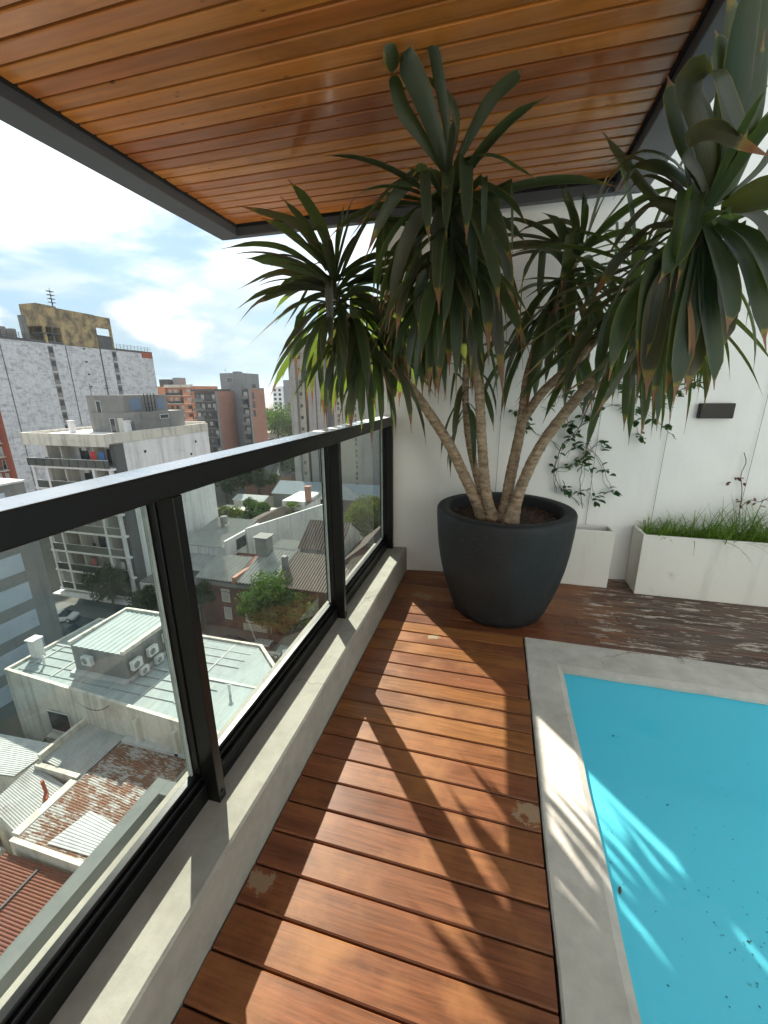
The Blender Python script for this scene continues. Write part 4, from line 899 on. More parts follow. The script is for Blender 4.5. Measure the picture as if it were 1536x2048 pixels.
# grass and a withered sprig in the long planter
M_grass = foliage_mat('grass_blade', (0.075, 0.150, 0.025), (0.14, 0.23, 0.045), (0.16, 0.30, 0.02))
mb = MB()
def blade(x, y, z, l, az, e0, e1, w):
    p = Vector((x, y, z)); n = 6; ca, sa = math.cos(az), math.sin(az); v = []
    for i in range(n+1):
        s = i/n; ww = w*(1-s**1.6)+0.0004; v += [(p.x-sa*ww, p.y+ca*ww, p.z), (p.x+sa*ww, p.y-ca*ww, p.z)]
        th = e0+(e1-e0)*s; p = p + Vector((ca*math.cos(th), sa*math.cos(th), math.sin(th)))*(l/n)
    mb.add(v, [(2*i, 2*i+1, 2*i+3, 2*i+2) for i in range(n)])
gr_ = random.Random(3)
for i in range(1300):
    x = gr_.uniform(1.2, 2.72); d_ = min(1, (x-1.15)/0.75)
    blade(x, gr_.uniform(3.50, 3.70), 0.445, gr_.uniform(0.10, 0.18+0.32*d_), gr_.uniform(0, 6.28) if gr_.random() < .6 else gr_.gauss(0.2, 0.8), R(gr_.uniform(45, 88)), R(gr_.uniform(-40, 45)), gr_.uniform(0.0016, 0.0038))
for x, l, az in ((1.66, 0.34, -1.2), (1.72, 0.40, -0.9), (1.80, 0.36, -0.7), (1.52, 0.3, -1.9), (1.60, 0.42, -1.1), (1.9, .4, -1.0)):
    blade(x, 3.52, 0.45, l, az, R(38), R(-62), 0.0032)
for x, l, az in ((1.235, 0.22, 1.8), (1.28, 0.12, 2.5), (1.68, 0.34, 2.4), (1.83, 0.42, 2.2), (1.9, 0.4, 0.6)): blade(x, 3.6, 0.445, l, az, R(82), R(66), 0.006)
tag(mb.build('grass', M_grass), 'long green grass spilling from the long cement planter', 'grass', kind='stuff')
sprig = thing('sprig', 'withered climbing sprig with reddish dead leaves on the rightmost wire', 'plant', (1.9, 3.8, 0.45))
mb = MB(); pts = spline([on_wall(x, y, 0.03) for x, y in ((1478, 1030), (1484, 985), (1482, 950), (1492, 925), (1488, 905))], 16); mb.tube(pts, 0.003, 5); q2 = spline([on_wall(x, y, 0.06) for x, y in ((1480, 1015), (1500, 1000), (1520, 1004), (1545, 990))], 10); mb.tube(q2, 0.003, 5); mb.build('twigs', M_twig, sprig)
M_red = leaf_mat('withered_leaf', (0.12, 0.045, 0.03), (0.20, 0.08, 0.05), (0.12, 0.04, 0.02), tip=False, rough=0.8)
for k_, (px_, py_) in enumerate([(1462, 964), (1470, 960), (1458, 968), (1482, 963), (1488, 966), (1486, 958), (1476, 1000), (1484, 1004), (1500, 1002), (1512, 1006), (1524, 998), (1518, 1012), (1508, 996), (1530, 1000), (1480, 1010)]):
    o = bpy.data.objects.new('leaf', vm[k_ % 4].copy()); o.data.materials[0] = M_red; col.objects.link(o); o.parent = sprig; o.location = on_wall(px_, py_, 0.04); s = rnd.uniform(0.03, 0.05); o.scale = (s,)*3; o.rotation_euler = (rnd.uniform(-1, 1), rnd.uniform(-1, 1), rnd.uniform(3, 6))
settle(sprig)

# ==================================================================== THE CITY BELOW
GZ = -28.4
M_win = plain('window_dark', (0.025, 0.030, 0.036), 0.12, spec=0.6, var=0.4, scale=0.7)
M_blind = plain('window_blind', (0.42, 0.41, 0.38), 0.7, var=0.2, scale=1)
M_frame = plain('window_frame', (0.55, 0.55, 0.53), 0.5)
M_asph = stained('asphalt', (0.042, 0.043, 0.045), (0.02, 0.02, 0.02), 0.5, 0.0, 0.2)
M_pave = stained('paving', (0.13, 0.125, 0.115), (0.07, 0.065, 0.06), 0.5, 0.0, 0.4)
M_ground = stained('dirt', (0.10, 0.09, 0.075), (0.035, 0.04, 0.025), 0.7, 0.0, 0.05)
M_white = stained('white_render', (0.64, 0.635, 0.63), (0.20, 0.19, 0.18), 0.4, 0.6, 0.4, lo=0.50, hi=0.78)
M_white2 = stained('cream_render', (0.56, 0.53, 0.46), (0.13, 0.11, 0.09), 0.55, 0.75, 0.35, lo=0.48, hi=0.76)
M_stain = stained('flaking_white', (0.62, 0.62, 0.645), (0.15, 0.15, 0.16), 0.75, 0.75, 1.25, lo=0.47, hi=0.70, squash=(1, 0.6, 1.2), joints=2.95)
M_grey = stained('grey_render', (0.215, 0.21, 0.20), (0.06, 0.06, 0.06), 0.5, 0.5, 0.3)
M_dgrey = stained('dark_grey_render', (0.105, 0.105, 0.105), (0.03, 0.03, 0.03), 0.5, 0.4, 0.3)
M_conc = stained('raw_concrete', (0.315, 0.295, 0.275), (0.10, 0.09, 0.085), 0.55, 0.6, 0.18, joints=3.0)
M_conc2 = stained('pale_concrete', (0.385, 0.35, 0.295), (0.15, 0.13, 0.11), 0.4, 0.5, 0.18, joints=3.0)
M_yellow = stained('ochre_render', (0.43, 0.32, 0.165), (0.085, 0.07, 0.055), 0.9, 0.85, 0.45, lo=0.40, hi=0.62)
M_orange = stained('orange_render', (0.48, 0.215, 0.12), (0.15, 0.07, 0.05), 0.3, 0.3, 0.2)
M_redp = stained('red_render', (0.32, 0.085, 0.050), (0.08, 0.03, 0.025), 0.3, 0.3, 0.3)
M_rbrick = stained('far_brick', (0.34, 0.185, 0.14), (0.14, 0.095, 0.08), 0.45, 0.35, 0.3, joints=2.9)
M_brick = brick_mat('brick', (0.17, 0.062, 0.042), (0.12, 0.050, 0.038), (0.15, 0.13, 0.115))
M_tower = stained('grey_tower', (0.24, 0.245, 0.25), (0.09, 0.09, 0.09), 0.35, 0.45, 0.2)
M_rail = plain('smoked_glass', (0.035, 0.045, 0.043), 0.15, spec=0.6, var=0.3, scale=0.5)
M_iron = plain('iron', (0.03, 0.03, 0.03), 0.6)
M_tin = metal_roof('tin_pale', (0.29, 0.33, 0.32), dark=(0.20, 0.23, 0.225), stretch=(2.2, 0.35, 1))
M_tin2 = metal_roof('tin_grey', (0.33, 0.33, 0.32), rust=0.35, lo=0.62)
M_tin3 = metal_roof('tin_patchy', (0.33, 0.32, 0.30), rust=0.95, lo=0.475, stretch=(0.5, 2.6, 1), rustcol=(0.20, 0.085, 0.042))
M_tin4 = metal_roof('tin_white', (0.42, 0.425, 0.415), rust=0.2, lo=0.62)
M_tinr = metal_roof('tin_red', (0.135, 0.046, 0.030), rust=0.45, rustcol=(0.21, 0.080, 0.04), lo=0.5, dark=(0.055, 0.024, 0.018))
M_tile = metal_roof('clay_tiles', (0.085, 0.066, 0.055), rust=0.3, rustcol=(0.16, 0.08, 0.05), rough=0.9, lo=0.55)
M_tile2 = metal_roof('brown_sheet', (0.12, 0.094, 0.076), rust=0.3, rough=0.8, lo=0.58)

# ground, street, pavements
mb = MB(); mb.quad((-6000, -6000, GZ-0.03), (6000, -6000, GZ-0.03), (6000, 6000, GZ-0.03), (-6000, 6000, GZ-0.03)); structure('ground', mb, M_ground)
mb = MB(); mb.quad((-400, 31.5, GZ), (300, 31.5, GZ), (300, 38.6, GZ), (-400, 38.6, GZ)); structure('street', mb, M_asph)
mb = MB(); mb.box(-400, 300, 38.61, 41.2, GZ-0.2, GZ+0.13); mb.box(-400, 300, 28.6, 31.49, GZ-0.2, GZ+0.13); structure('pavement', mb, M_pave)

def part(name, root, m, *boxes, bevel=0.0):
    mb = MB()
    for b in boxes: mb.box(*b)
    return mb.build(name, m, root, bevel=bevel)
def window_y(root, x0, x1, y, z0, z1, blind=0.0, frame=True):
    """window on a wall that faces -y: sunk pane, frame and sill as sub-parts"""
    w = part('window', root, M_blind if blind > 0.5 else M_win, (x0, x1, y-0.012, y+0.02, z0, z1))
    if frame:
        part('frame', w, M_frame, (x0-0.06, x0, y-0.06, y, z0-0.06, z1+0.06), (x1, x1+0.06, y-0.06, y, z0-0.06, z1+0.06), (x0, x1, y-0.06, y, z1, z1+0.06), (x0, x1, y-0.09, y, z0-0.06, z0))
    return w
def window_x(root, x, y0, y1, z0, z1, frame=True):
    w = part('window', root, M_win, (x-0.02, x+0.012, y0, y1, z0, z1))
    if frame: part('frame', w, M_frame, (x, x+0.06, y0-0.06, y0, z0-0.06, z1+0.06), (x, x+0.06, y1, y1+0.06, z0-0.06, z1+0.06), (x, x+0.06, y0, y1, z1, z1+0.06), (x, x+0.09, y0, y1, z0-0.06, z0))
    return w
def ac_unit(x, y, z, face, label, s=1.0, top=False):
    t = thing('air_conditioner', label, 'air conditioner', (x, y, z), 'air conditioners on the tin roofed building')
    fx, fy = face; wx, wy = abs(fy), abs(fx); w, d, h = 0.9*s, 0.36*s, 0.75*s
    bx = (x-(w/2 if wx else d/2), x+(w/2 if wx else d/2), y-(w/2 if wy else d/2), y+(w/2 if wy else d/2))
    part('casing', t, M_frame, (*bx, z, z+h), bevel=0.02)
    c = Vector((x+fx*(d/2+0.006), y+fy*(d/2+0.006), z+h*0.52)); mb = MB(); n = 14; r = h*0.38
    u = Vector((wx, wy, 0)); c -= u*w*0.12
    ring = [c + u*r*math.cos(2*math.pi*k/n) + Vector((0, 0, 1))*r*math.sin(2*math.pi*k/n) for k in range(n)]
    mb.add([c]+ring, [(0, 1+k, 1+(k+1) % n) for k in range(n)]); g = mb.build('fan', M_iron, t)
    mb = MB()
    for k in range(3):
        rr_ = r*(0.3+0.3*k); pts = [c + Vector((fx, fy, 0))*0.012 + u*rr_*math.cos(2*math.pi*q/12) + Vector((0, 0, 1))*rr_*math.sin(2*math.pi*q/12) for q in range(13)]
        mb.tube(pts, 0.012, 4)
    mb.build('fan_guard', M_frame, g)
    settle(t); return t
def roof_stack(x, y, z, h, label, w=0.35, m=None, cap=True):
    t = thing('chimney', label, 'chimney', (x, y, z))
    part('stack', t, m or M_white2, (x-w/2, x+w/2, y-w/2, y+w/2, z, z+h))
    if cap: part('cap', t, m or M_white2, (x-w*0.65, x+w*0.65, y-w*0.65, y+w*0.65, z+h+0.002, z+h+0.12))
    settle(t); return t

# ---- tin-roofed corner building straight below
b7 = thing('commercial_building', 'low cream building with a wide pale tin roof and a rooftop plant room', 'building', (-27, 22, GZ))
poly = [(-37.0, 19.4), (-15.4, 18.0), (-15.4, 24.8), (-18.6, 27.6), (-36.6, 27.6)]
inn = [(-36.75, 19.62), (-15.65, 18.25), (-15.65, 24.65), (-18.75, 27.38), (-36.38, 27.38)]
RZ = -19.75
mb = MB(); mb.prism(poly, GZ, RZ-0.12)
n = 5; v = []
for i in range(n): v += [(*poly[i], RZ-0.119), (*poly[i], RZ+0.18), (*inn[i], RZ+0.18), (*inn[i], RZ-0.119)]
f = []
for i in range(n):
    for j in range(3): a, b_ = 4*i, 4*((i+1) % n); f.append((a+j, b_+j, b_+j+1, a+j+1))
mb.add(v, f); mb.build('wall', M_white2, b7)
mb = MB(); mb.corr((-36.7, 23.4, RZ-0.04), (-18.8, 23.4, RZ-0.04), (-36.4, 27.35, RZ+0.02), (-18.8, 27.35, RZ+0.02), 0.16, 0.016); mb.build('roof', M_tin, b7)
mb = MB(); mb.corr((-36.7, 19.65, RZ-0.02), (-18.8, 18.5, RZ-0.02), (-36.7, 23.41, RZ-0.035), (-18.8, 23.41, RZ-0.035), 0.16, 0.016); mb.build('roof', M_tin, b7)
mb = MB(); mb.corr((-18.79, 18.5, RZ-0.02), (-15.7, 18.3, RZ-0.02), (-18.79, 27.3, RZ+0.02), (-15.7, 24.5, RZ+0.02), 0.16, 0.016); mb.build('roof', M_tin, b7)
for k in range(9): part('lap_seam', b7, M_tower, (-36.2, -18.9, 19.9+0.9*k, 19.93+0.9*k, RZ-0.03, RZ+0.035)) if not 3.2 < 0.9*k < 3.9 else None
for k in range(6): part('lap_seam', b7, M_tin4, (-35.6+k*2.9, -35.5+k*2.9, 19.8, 27.2, RZ-0.03, RZ+0.04))
part('ridge_strip', b7, M_tin4, (-36.6, -31.4, 23.2, 23.42, RZ, RZ+0.05), (-24.8, -16.0, 22.6, 22.85, RZ, RZ+0.06))
mb = MB(); mb.slab([(-36.5, 23.5, RZ+0.09), (-36.2, 27.3, RZ+0.09), (-33.4, 27.3, RZ+0.09), (-32.6, 25.4, RZ+0.09)][::-1], 0.05); 
# rooftop plant room with its own mono-pitch roof and walled edge
bx0, bx1, by0, by1, bz = -31.3, -26.2, 20.9, 26.2, -17.35
part('plant_room', b7, M_grey, (bx0, bx1, by0, by1, RZ-0.1, bz))
part('parapet', b7, M_white2, (bx0-0.12, bx0+0.12, by0-0.1, by1+0.1, bz+0.001, bz+0.35), (bx1-0.12, bx1+0.14, by0-0.1, by1+0.1, bz+0.001, bz+0.30), (bx0+0.125, bx1-0.125, by1-0.12, by1+0.1, bz+0.001, bz+0.40))
mb = MB(); mb.corr((bx0+0.14, by0-0.12, bz+0.06), (bx1-0.14, by0-0.12, bz+0.06), (bx0+0.14, by1-0.14, bz+0.2), (bx1-0.14, by1-0.14, bz+0.2), 0.5, 0.035); mb.build('roof', M_tin, b7)
part('skirting', b7, M_tin4, (bx0-0.1, bx1+0.2, by0-0.5, by0-0.02, RZ, RZ+0.22), (bx1+0.01, bx1+0.3, by0, by1, RZ, RZ+0.2))
w = window_y(b7, -32.6, -30.5, 18.96, -24.0, -22.2)
part('ledge', b7, M_white2, (-33.0, -26.5, 18.6, 19.1, -24.75, -24.5))
part('wall_rib', b7, M_white2, (-23.3, -23.0, 18.2, 18.6, -23.0, RZ-0.6), (-19.9, -19.6, 18.0, 18.4, -23.0, RZ-0.6))
settle(b7)
ac_unit(-29.6, by0-0.22, -18.7, (0, -1), 'white air conditioner on the near wall of the rooftop plant room')
ac_unit(bx1+0.42, 21.5, RZ+0.9, (1, 0), 'white air conditioner nearest the plant room corner, raised on the side wall')
ac_unit(bx1+0.62, 21.9, RZ+0.15, (1, 0), 'small white air conditioner standing low below the raised pair', 0.8)
ac_unit(bx1+0.42, 23.1, RZ+1.0, (1, 0), 'white air conditioner in the middle of the plant room side wall')
ac_unit(bx1+0.62, 23.4, RZ+0.1, (1, 0), 'square white air conditioner on the tin roof by the side wall', 0.85)
ac_unit(bx1+0.42, 24.9, RZ+1.2, (1, 0), 'tall white air conditioner near the far end of the plant room', 1.15)
ac_unit(bx1+0.62, 25.0, RZ+0.1, (1, 0), 'white air conditioner low at the far end of the plant room', 0.9)
roof_stack(-36.35, 21.6, RZ, 1.6, 'white square chimney on the far left edge of the tin roof', 0.7, M_white)
def vent_pipe(x, y, z, label):
    t = thing('vent_pipe', label, 'vent pipe', (x, y, z)); mb = MB(); mb.tube([(x, y, z), (x, y, z+0.75)], 0.09, 8); mb.build('pipe', M_frame, t); mb = MB(); mb.tube([(x, y, z+0.76), (x, y, z+0.92)], [0.19, 0.03], 8); mb.build('cowl', M_frame, t); settle(t)
vent_pipe(-34.6, 20.8, RZ, 'short vent pipe with a cowl on the left half of the tin roof')
vent_pipe(-17.7, 21.6, RZ, 'thin vent pipe on the right half of the tin roof beyond the post')

# ---- low sheds with corrugated roofs below the near glass
def shed(name, label, quad, zw, m, pitch=0.28, amp=0.03, wallm=None, strips=1, inset=0.15):
    """quad: eaves corners a,b (low edge) then c,d (high edge); ribs run from a-b to d-c"""
    t = thing(name, label, 'shed', (quad[0][0], quad[0][1], zw)); a, b_, c, d = [Vector(q) for q in quad]
    base = [a, b_, c, d]; mb = MB(); v = [(p.x, p.y, zw) for p in base] + [(p.x, p.y, p.z-0.12) for p in base]
    mb.add(v, [(0, 1, 5, 4), (1, 2, 6, 5), (2, 3, 7, 6), (3, 0, 4, 7), (4, 5, 6, 7)]); mb.build('wall', wallm or M_white2, t)
    for k in range(strips):
        t0, t1 = k/strips, (k+1)/strips; mb = MB()
        mb.corr(a.lerp(b_, t0), a.lerp(b_, t1-0.003), d.lerp(c, t0), d.lerp(c, t1-0.003), pitch, amp); mb.build('roof_sheet', m[k % len(m)] if isinstance(m, list) else m, t)
    return t
s1 = shed('shed', 'shed with a smooth pale grey corrugated roof against the cream wall', [(-24.75, 15.2, -22.6), (-24.75, 19.4, -22.4), (-28.6, 20.2, -22.35), (-28.6, 15.6, -22.5)], GZ, M_tin2, 0.125, 0.02)
part('parapet', s1, M_white2, (-28.85, -28.6, 15.5, 20.3, -24, -22.0), (-28.6, -24.9, 15.0, 15.3, -24, -22.35)); part('flashing', s1, M_tin4, (-28.6, -24.8, 19.3, 19.7, -22.4, -22.1)); settle(s1)
s2 = shed('shed', 'long shed with a patchy rusted corrugated roof below the near post', [(-18.9, 11.25, -22.4), (-18.6, 18.0, -22.4), (-24.55, 19.3, -22.4), (-24.6, 11.1, -22.4)], GZ, [M_tin3, M_tin3, M_tin3], 0.125, 0.02)
part('gutter', s2, M_iron, (-24.72, -24.6, 11.2, 19.2, -22.6, -22.42)); part('parapet', s2, M_white2, (-24.6, -19.3, 10.85, 11.1, -24, -22.1)); part('flashing', s2, M_tin4, (-24.4, -18.6, 18.0, 18.6, -22.36, -22.1))
mb = MB(); mb.corr((-19.2, 11.5, -22.34), (-19.1, 13.1, -22.34), (-22.6, 11.4, -22.34), (-22.0, 13.5, -22.34), 0.125, 0.02); mb.build('roof_sheet', M_tin4, s2); settle(s2)
s3 = shed('shed', 'shed with a weathered grey corrugated roof inside low cream parapets', [(-25.3, 11.6, -22.9), (-24.9, 14.6, -22.9), (-29.0, 15.2, -22.6), (-28.6, 12.3, -22.6)], GZ, M_tin2, 0.13, 0.018)
part('parapet', s3, M_white2, (-25.3, -24.75, 11.4, 14.9, -24, -22.45)); settle(s3)
t = thing('roof_pipe', 'rusty pipe standing in the weathered grey shed roof', 'pipe', (-26.2, 13.8, -22.7)); mb = MB(); mb.tube([(-26.1, 13.9, -22.8), (-26.0, 13.8, -21.6)], 0.10, 8); mb.build('pipe', M_redp, t); mb = MB(); mb.tube([(-25.7, 13.5, -22.7), (-26.1, 13.9, -22.7)], 0.13, 8); mb.build('elbow', M_redp, t); settle(t)
s4 = shed('shed', 'pale corrugated shed roof at the left edge beyond the cream parapets', [(-29.3, 14.2, -22.6), (-29.0, 16.9, -22.6), (-34.0, 16.5, -22.5), (-33.5, 13.6, -22.5)], GZ, M_tin4, 0.14, 0.02); settle(s4)
s5 = shed('shed', 'shed with a deep red corrugated roof in the lower left', [(-19.4, 4.0, -22.8), (-19.4, 10.75, -22.7), (-24.6, 10.6, -22.6), (-25.4, 4.0, -22.7)], GZ, [M_tinr, M_tinr], 0.14, 0.024)
part('gutter', s5, M_iron, (-22.05, -21.95, 4.0, 10.5, -22.8, -22.58)); settle(s5)
s6 = shed('shed', 'grey corrugated shed roof left of the red roof', [(-26.0, 5.0, -23.6), (-26.0, 11.2, -23.6), (-31.5, 11.2, -23.4), (-31.5, 5.0, -23.4)], GZ, M_tin2, 0.3); settle(s6)
s7 = shed('shed', 'brownish shed roof close under the grey balcony frame', [(-12.5, 3.0, -22.8), (-12.5, 17.5, -22.7), (-18.3, 17.6, -22.6), (-19.0, 3.0, -22.7)], GZ, [M_tile2, M_tin3], 0.14, 0.02); settle(s7)
mb = MB(); mb.box(-37.5, -29.5, 16.95, 17.15, GZ, -25.2); mb.box(-29.8, -29.6, 17.2, 19.0, GZ, -25.6); mb.box(-34.2, -34.0, 17.2, 19.3, GZ, -26.2); tag(mb.build('yard_wall', M_grey), 'rough grey yard walls around the bare patch behind the sheds', 'wall')

def water_tank(x, y, z, label, m):
    t = thing('water_tank', label, 'water tank', (x, y, z)); mb = MB(); mb.lathe([(0, 0.5), (0.55, 0.5), (0.6, 0.6), (0.6, 1.5), (0.5, 1.65), (0.18, 1.72), (0.0, 1.72)], (x, y, z), 16); mb.build('tank', m, t, smooth=True); part('stand', t, M_white2, (x-0.5, x-0.3, y-0.5, y+0.5, z, z+0.5), (x+0.3, x+0.5, y-0.5, y+0.5, z, z+0.5)); settle(t)
def cable(label, p0, p1, sag):
    p0, p1 = Vector(p0), Vector(p1); mb = MB(); mb.tube([p0.lerp(p1, k/12)-Vector((0, 0, sag*4*(k/12)*(1-k/12))) for k in range(13)], 0.025, 4); tag(mb.build('cable', M_iron), label, 'cable')
cable('black cable looping down the cream wall below the roof edge', (-30.2, 19.0, -19.9), (-25.6, 18.6, -19.9), 1.0)
cable('overhead cable crossing the street from the corner of the tin roof', (-18.5, 27.0, -19.6), (-30.4, 41.2, -21.8), 0.9)
cable('overhead cable along the front of the brick houses', (-36.0, 41.0, -22.4), (-14.0, 41.0, -22.6), 0.8)

# ---- striped office block at the left
b10 = thing('office_block', 'brown grey office block with pale blue-grey window bands at the left edge', 'building', (-50, 22, GZ))
XF, YF, ZT = -46.0, 30.2, -6.9
part('wall', b10, M_grey, (-70, XF, 2, YF, GZ, ZT)); part('coping', b10, M_white, (-70, XF+0.1, 1.9, YF+0.1, ZT+0.001, ZT+0.2))
M_band = plain('panel_band', (0.40, 0.45, 0.51), 0.35, var=0.12, scale=0.6)
for k in range(7):
    z = ZT-2.6-k*3.15
    part('panel', b10, M_band, (XF-0.05, XF+0.06, 4, 28.2, z, z+1.9))
settle(b10)

# ---- white apartment block with balconies
b1 = thing('apartment_block', 'white apartment block with rows of recessed balconies and a blank side wall', 'building', (-53, 50, GZ))
AX0, AX1, AY0, AY1, AZ = -60.0, -46.3, 40.8, 59.6, -3.2
part('wall', b1, M_white, (AX0, AX1, 42.9, AY1, GZ, AZ-0.35))
part('side_panel', b1, M_dgrey, (AX1-0.5, AX1+0.03, 41.3, 42.88, GZ+3, AZ-1.5)); part('parapet', b1, M_white2, (AX0-0.3, AX1+0.1, 40.5, 40.75, AZ-1.55, AZ), (AX1-0.2, AX1+0.1, 40.76, AY1, AZ-1.2, AZ+0.05), (AX0-0.3, AX0, 40.76, AY1, AZ-1.2, AZ), (AX0, AX1-0.21, AY1-0.3, AY1, AZ-0.3, AZ+0.3))
part('roof', b1, M_grey, (AX0, AX1-0.21, 40.76, AY1-0.31, AZ-0.8, AZ-0.7))
fz = [AZ-1.56-3.0*k for k in range(8)]   # underside of the slab over each balcony
cols_ = [AX0+0.1, AX0+2.5, AX1-3.4, AX1-0.7]
for k in range(7):
    zt_ = fz[k]; zb_ = zt_-2.72
    part('slab', b1, M_white, (AX0-0.1, AX1-0.05, 40.7, 42.89, zb_-0.28, zb_))
    part('rail_cap', b1, M_white, (AX0-0.3 if k == 0 else AX0+0.4, AX1-0.4 if k == 0 else AX1-0.75, 40.59 if k == 0 else 40.735, 40.67 if k == 0 else 40.80, zb_+1.001, zb_+1.05))
    if k == 0:
        part('balcony_rail', b1, M_rail, (AX0-0.3, AX1-0.4, 40.60, 40.66, zb_, zb_+1.0))
        for q in range(10): part('rail_post', b1, M_iron, (AX0-0.2+q*1.42, AX0-0.14+q*1.42, 40.56, 40.598, zb_, zb_+1.0))
    else:
        for a, b_ in ((AX0+0.4, AX0+2.4), (AX0+2.9, AX1-3.5), (AX1-3.0, AX1-0.75)): part('balcony_rail', b1, M_rail, (a, b_, 40.74, 40.79, zb_, zb_+0.95))
    for i, (a, b_) in enumerate(((AX0+0.6, AX0+2.0), (AX0+3.1, AX0+4.7), (AX0+6.3, AX0+7.9), (AX0+8.4, AX0+9.8), (AX1-2.9, AX1-1.3))):
        w = window_y(b1, a, b_, 42.88, zb_+0.05, zb_+2.15, rnd.random())
    for q in range(5):
        x_ = AX0+0.8+q*2.6+rnd.uniform(0, 1.2); kind_ = rnd.random()
        if kind_ < 0.34: part('curtain', b1, plain('curtain_%d' % (q % 3), ((0.50, 0.42, 0.30), (0.30, 0.32, 0.36), (0.55, 0.53, 0.50))[q % 3], 0.9), (x_, x_+0.5, 42.70, 42.76, zb_+0.1, zb_+2.2))
        elif kind_ < 0.58: part('cooler_box', b1, M_frame, (x_, x_+0.8, 42.45, 42.75, zb_+1.9, zb_+2.45))
        elif kind_ < 0.8: part('chair', b1, M_iron, (x_, x_+0.5, 41.7, 42.1, zb_+0.01, zb_+0.45), (x_, x_+0.5, 42.11, 42.16, zb_+0.01, zb_+0.9))
        else: part('hanging_cloth', b1, plain('cloth_%d' % (q % 3), ((0.08, 0.14, 0.32), (0.5, 0.48, 0.44), (0.36, 0.08, 0.07))[q % 3], 0.9), (x_, x_+0.7, 41.3, 41.33, zb_+0.9, zb_+1.9))
    part('divider', b1, M_white2, (AX0+5.3, AX0+5.42, 41.1, 42.88, zb_, zb_+2.7)); part('divider', b1, M_white2, (AX0+2.6, AX0+2.72, 41.3, 42.88, zb_, zb_+2.7)); part('divider', b1, M_white2, (AX1-3.3, AX1-3.18, 41.3, 42.88, zb_, zb_+2.7))
for x in cols_: part('column', b1, M_white, (x, x+0.38, 40.72, 41.1, fz[7]+0.0, fz[1]+0.005))
part('canopy', b1, M_white, (AX0-0.6, AX1+0.3, 39.8, 42.88, fz[7]-0.5, fz[7]-0.285))
part('penthouse', b1, M_grey, (-55.2, -48.9, 46.6, 54.5, AZ-0.7, 1.4)); part('penthouse', b1, M_grey, (-54.8, -47.4, 46.4, 55.9, AZ-0.69, -0.9))
M_blue = plain('blue_panel', (0.12, 0.17, 0.26), 0.4)
mb = MB(); mb.box(-48.9, -48.86, 47.6, 49.4, -0.6, 0.9); mb.build('panel', M_blue, b1); mb = MB(); mb.box(-48.9, -48.86, 52.4, 53.6, -0.6, 0.9); mb.build('panel', M_blue, b1)
mb = MB()
for i in range(4): mb.box(-48.6, -48.5, 49.8+i*0.6, 49.85+i*0.6, -0.9, 1.6)
for z in (-0.4, 0.2): mb.box(-48.6, -48.5, 49.8, 51.65, z, z+0.05)
mb.build('ladder_frame', M_iron, b1)
window_y(b1, -53.6, -52.9, 46.58, -1.0, 0.6); window_y(b1, -51.5, -50.7, 46.38, -3.6, -1.7); part('door', b1, M_white2, (-50.2, -49.3, 46.34, 46.40, -3.6, -1.6)); window_x(b1, -47.4, 51.0, 52.6, -1.9, -1.4)
for y_, z_ in ((46.0, -6.2), (46.2, -9.6), (56.2, -6.0), (54.8, -7.8), (50.0, -12.0), (50.5, -15.2)): part('vent', b1, M_dark, (AX1, AX1+0.03, y_, y_+0.35, z_, z_+0.35))
for x_, z_ in ((-50.0, fz[0]-2.4), (-48.6, fz[0]-2.4)): part('hanging_cloth', b1, plain('cloth_red' if x_ < -49 else 'cloth_blue', (0.45, 0.04, 0.04) if x_ < -49 else (0.05, 0.12, 0.30), 0.9), (x_, x_+0.8, 41.2, 41.24, z_+0.4, z_+1.7))
settle(b1)
for k, (x_, y_) in enumerate(((-56.2, 44.5), (-47.9, 45.6))):
    roof_stack(x_, y_, AZ-0.69, 1.9, ('white square chimney on the balcony block roof left of the plant house', 'white square chimney on the balcony block roof right of the plant house')[k], 0.6, M_white)
def antenna(x, y, z, h, label):
    mb = MB(); mb.tube([(x, y, z), (x, y, z+h)], 0.035, 5)
    for q in range(3): mb.box(x-0.4+0.1*q, x+0.4-0.1*q, y-0.02, y+0.02, z+h*(0.6+0.15*q), z+h*(0.6+0.15*q)+0.04)
    tag(mb.build('antenna', M_iron), label, 'antenna')
antenna(-54.6, 47.0, 1.4, 1.5, 'thin antenna on the left end of the grey rooftop plant house'); antenna(-51.6, 46.9, 1.4, 1.4, 'thin antenna in the middle of the grey rooftop plant house')

# ---- tall block with the flaking white wall
b2 = thing('apartment_block', 'tall old block with a huge flaking white wall and ochre roof structure', 'building', (-110, 88, GZ))
BX = -102.0
part('wall', b2, M_stain, (BX-14, BX, 66, 110.4, GZ, 12.9)); part('roof_band', b2, M_dgrey, (BX-14, BX-0.02, 66.02, 110.38, 12.901, 13.5))
part('patch', b2, M_redp, (BX+0.001, BX+0.05, 106.3, 110.3, 11.6, 13.2))
for (ya, yb, ztop, nf) in ((79.0, 80.3, 12.4, 7), (96.2, 97.6, 12.7, 4)):
    for k in range(nf):
        z = ztop-3.0*k; part('recess', b2, M_grey, (BX-0.03, BX+0.02, ya, yb, z-2.6, z)); w = window_x(b2, BX+0.021, ya+0.15, yb-0.15, z-1.5, z-0.3, frame=False); part('sill', b2, M_white, (BX, BX+0.3, ya-0.1, yb+0.1, z-2.75, z-2.6))
part('drain_pipe', b2, M_dgrey, (BX+0.002, BX+0.14, 92.6, 92.85, 1, 16.2)); part('drain_pipe', b2, M_dgrey, (BX+0.002, BX+0.08, 83.35, 83.5, -6, 12.8)); part('drain_pipe', b2, M_dgrey, (BX+0.002, BX+0.08, 69.0, 69.12, -20, 12.8))
for z in (12.3, 9.2, 6.2, 3.2, 0.2): part('vent', b2, M_dark, (BX+0.001, BX+0.03, 87.9, 88.5, z, z+0.35))
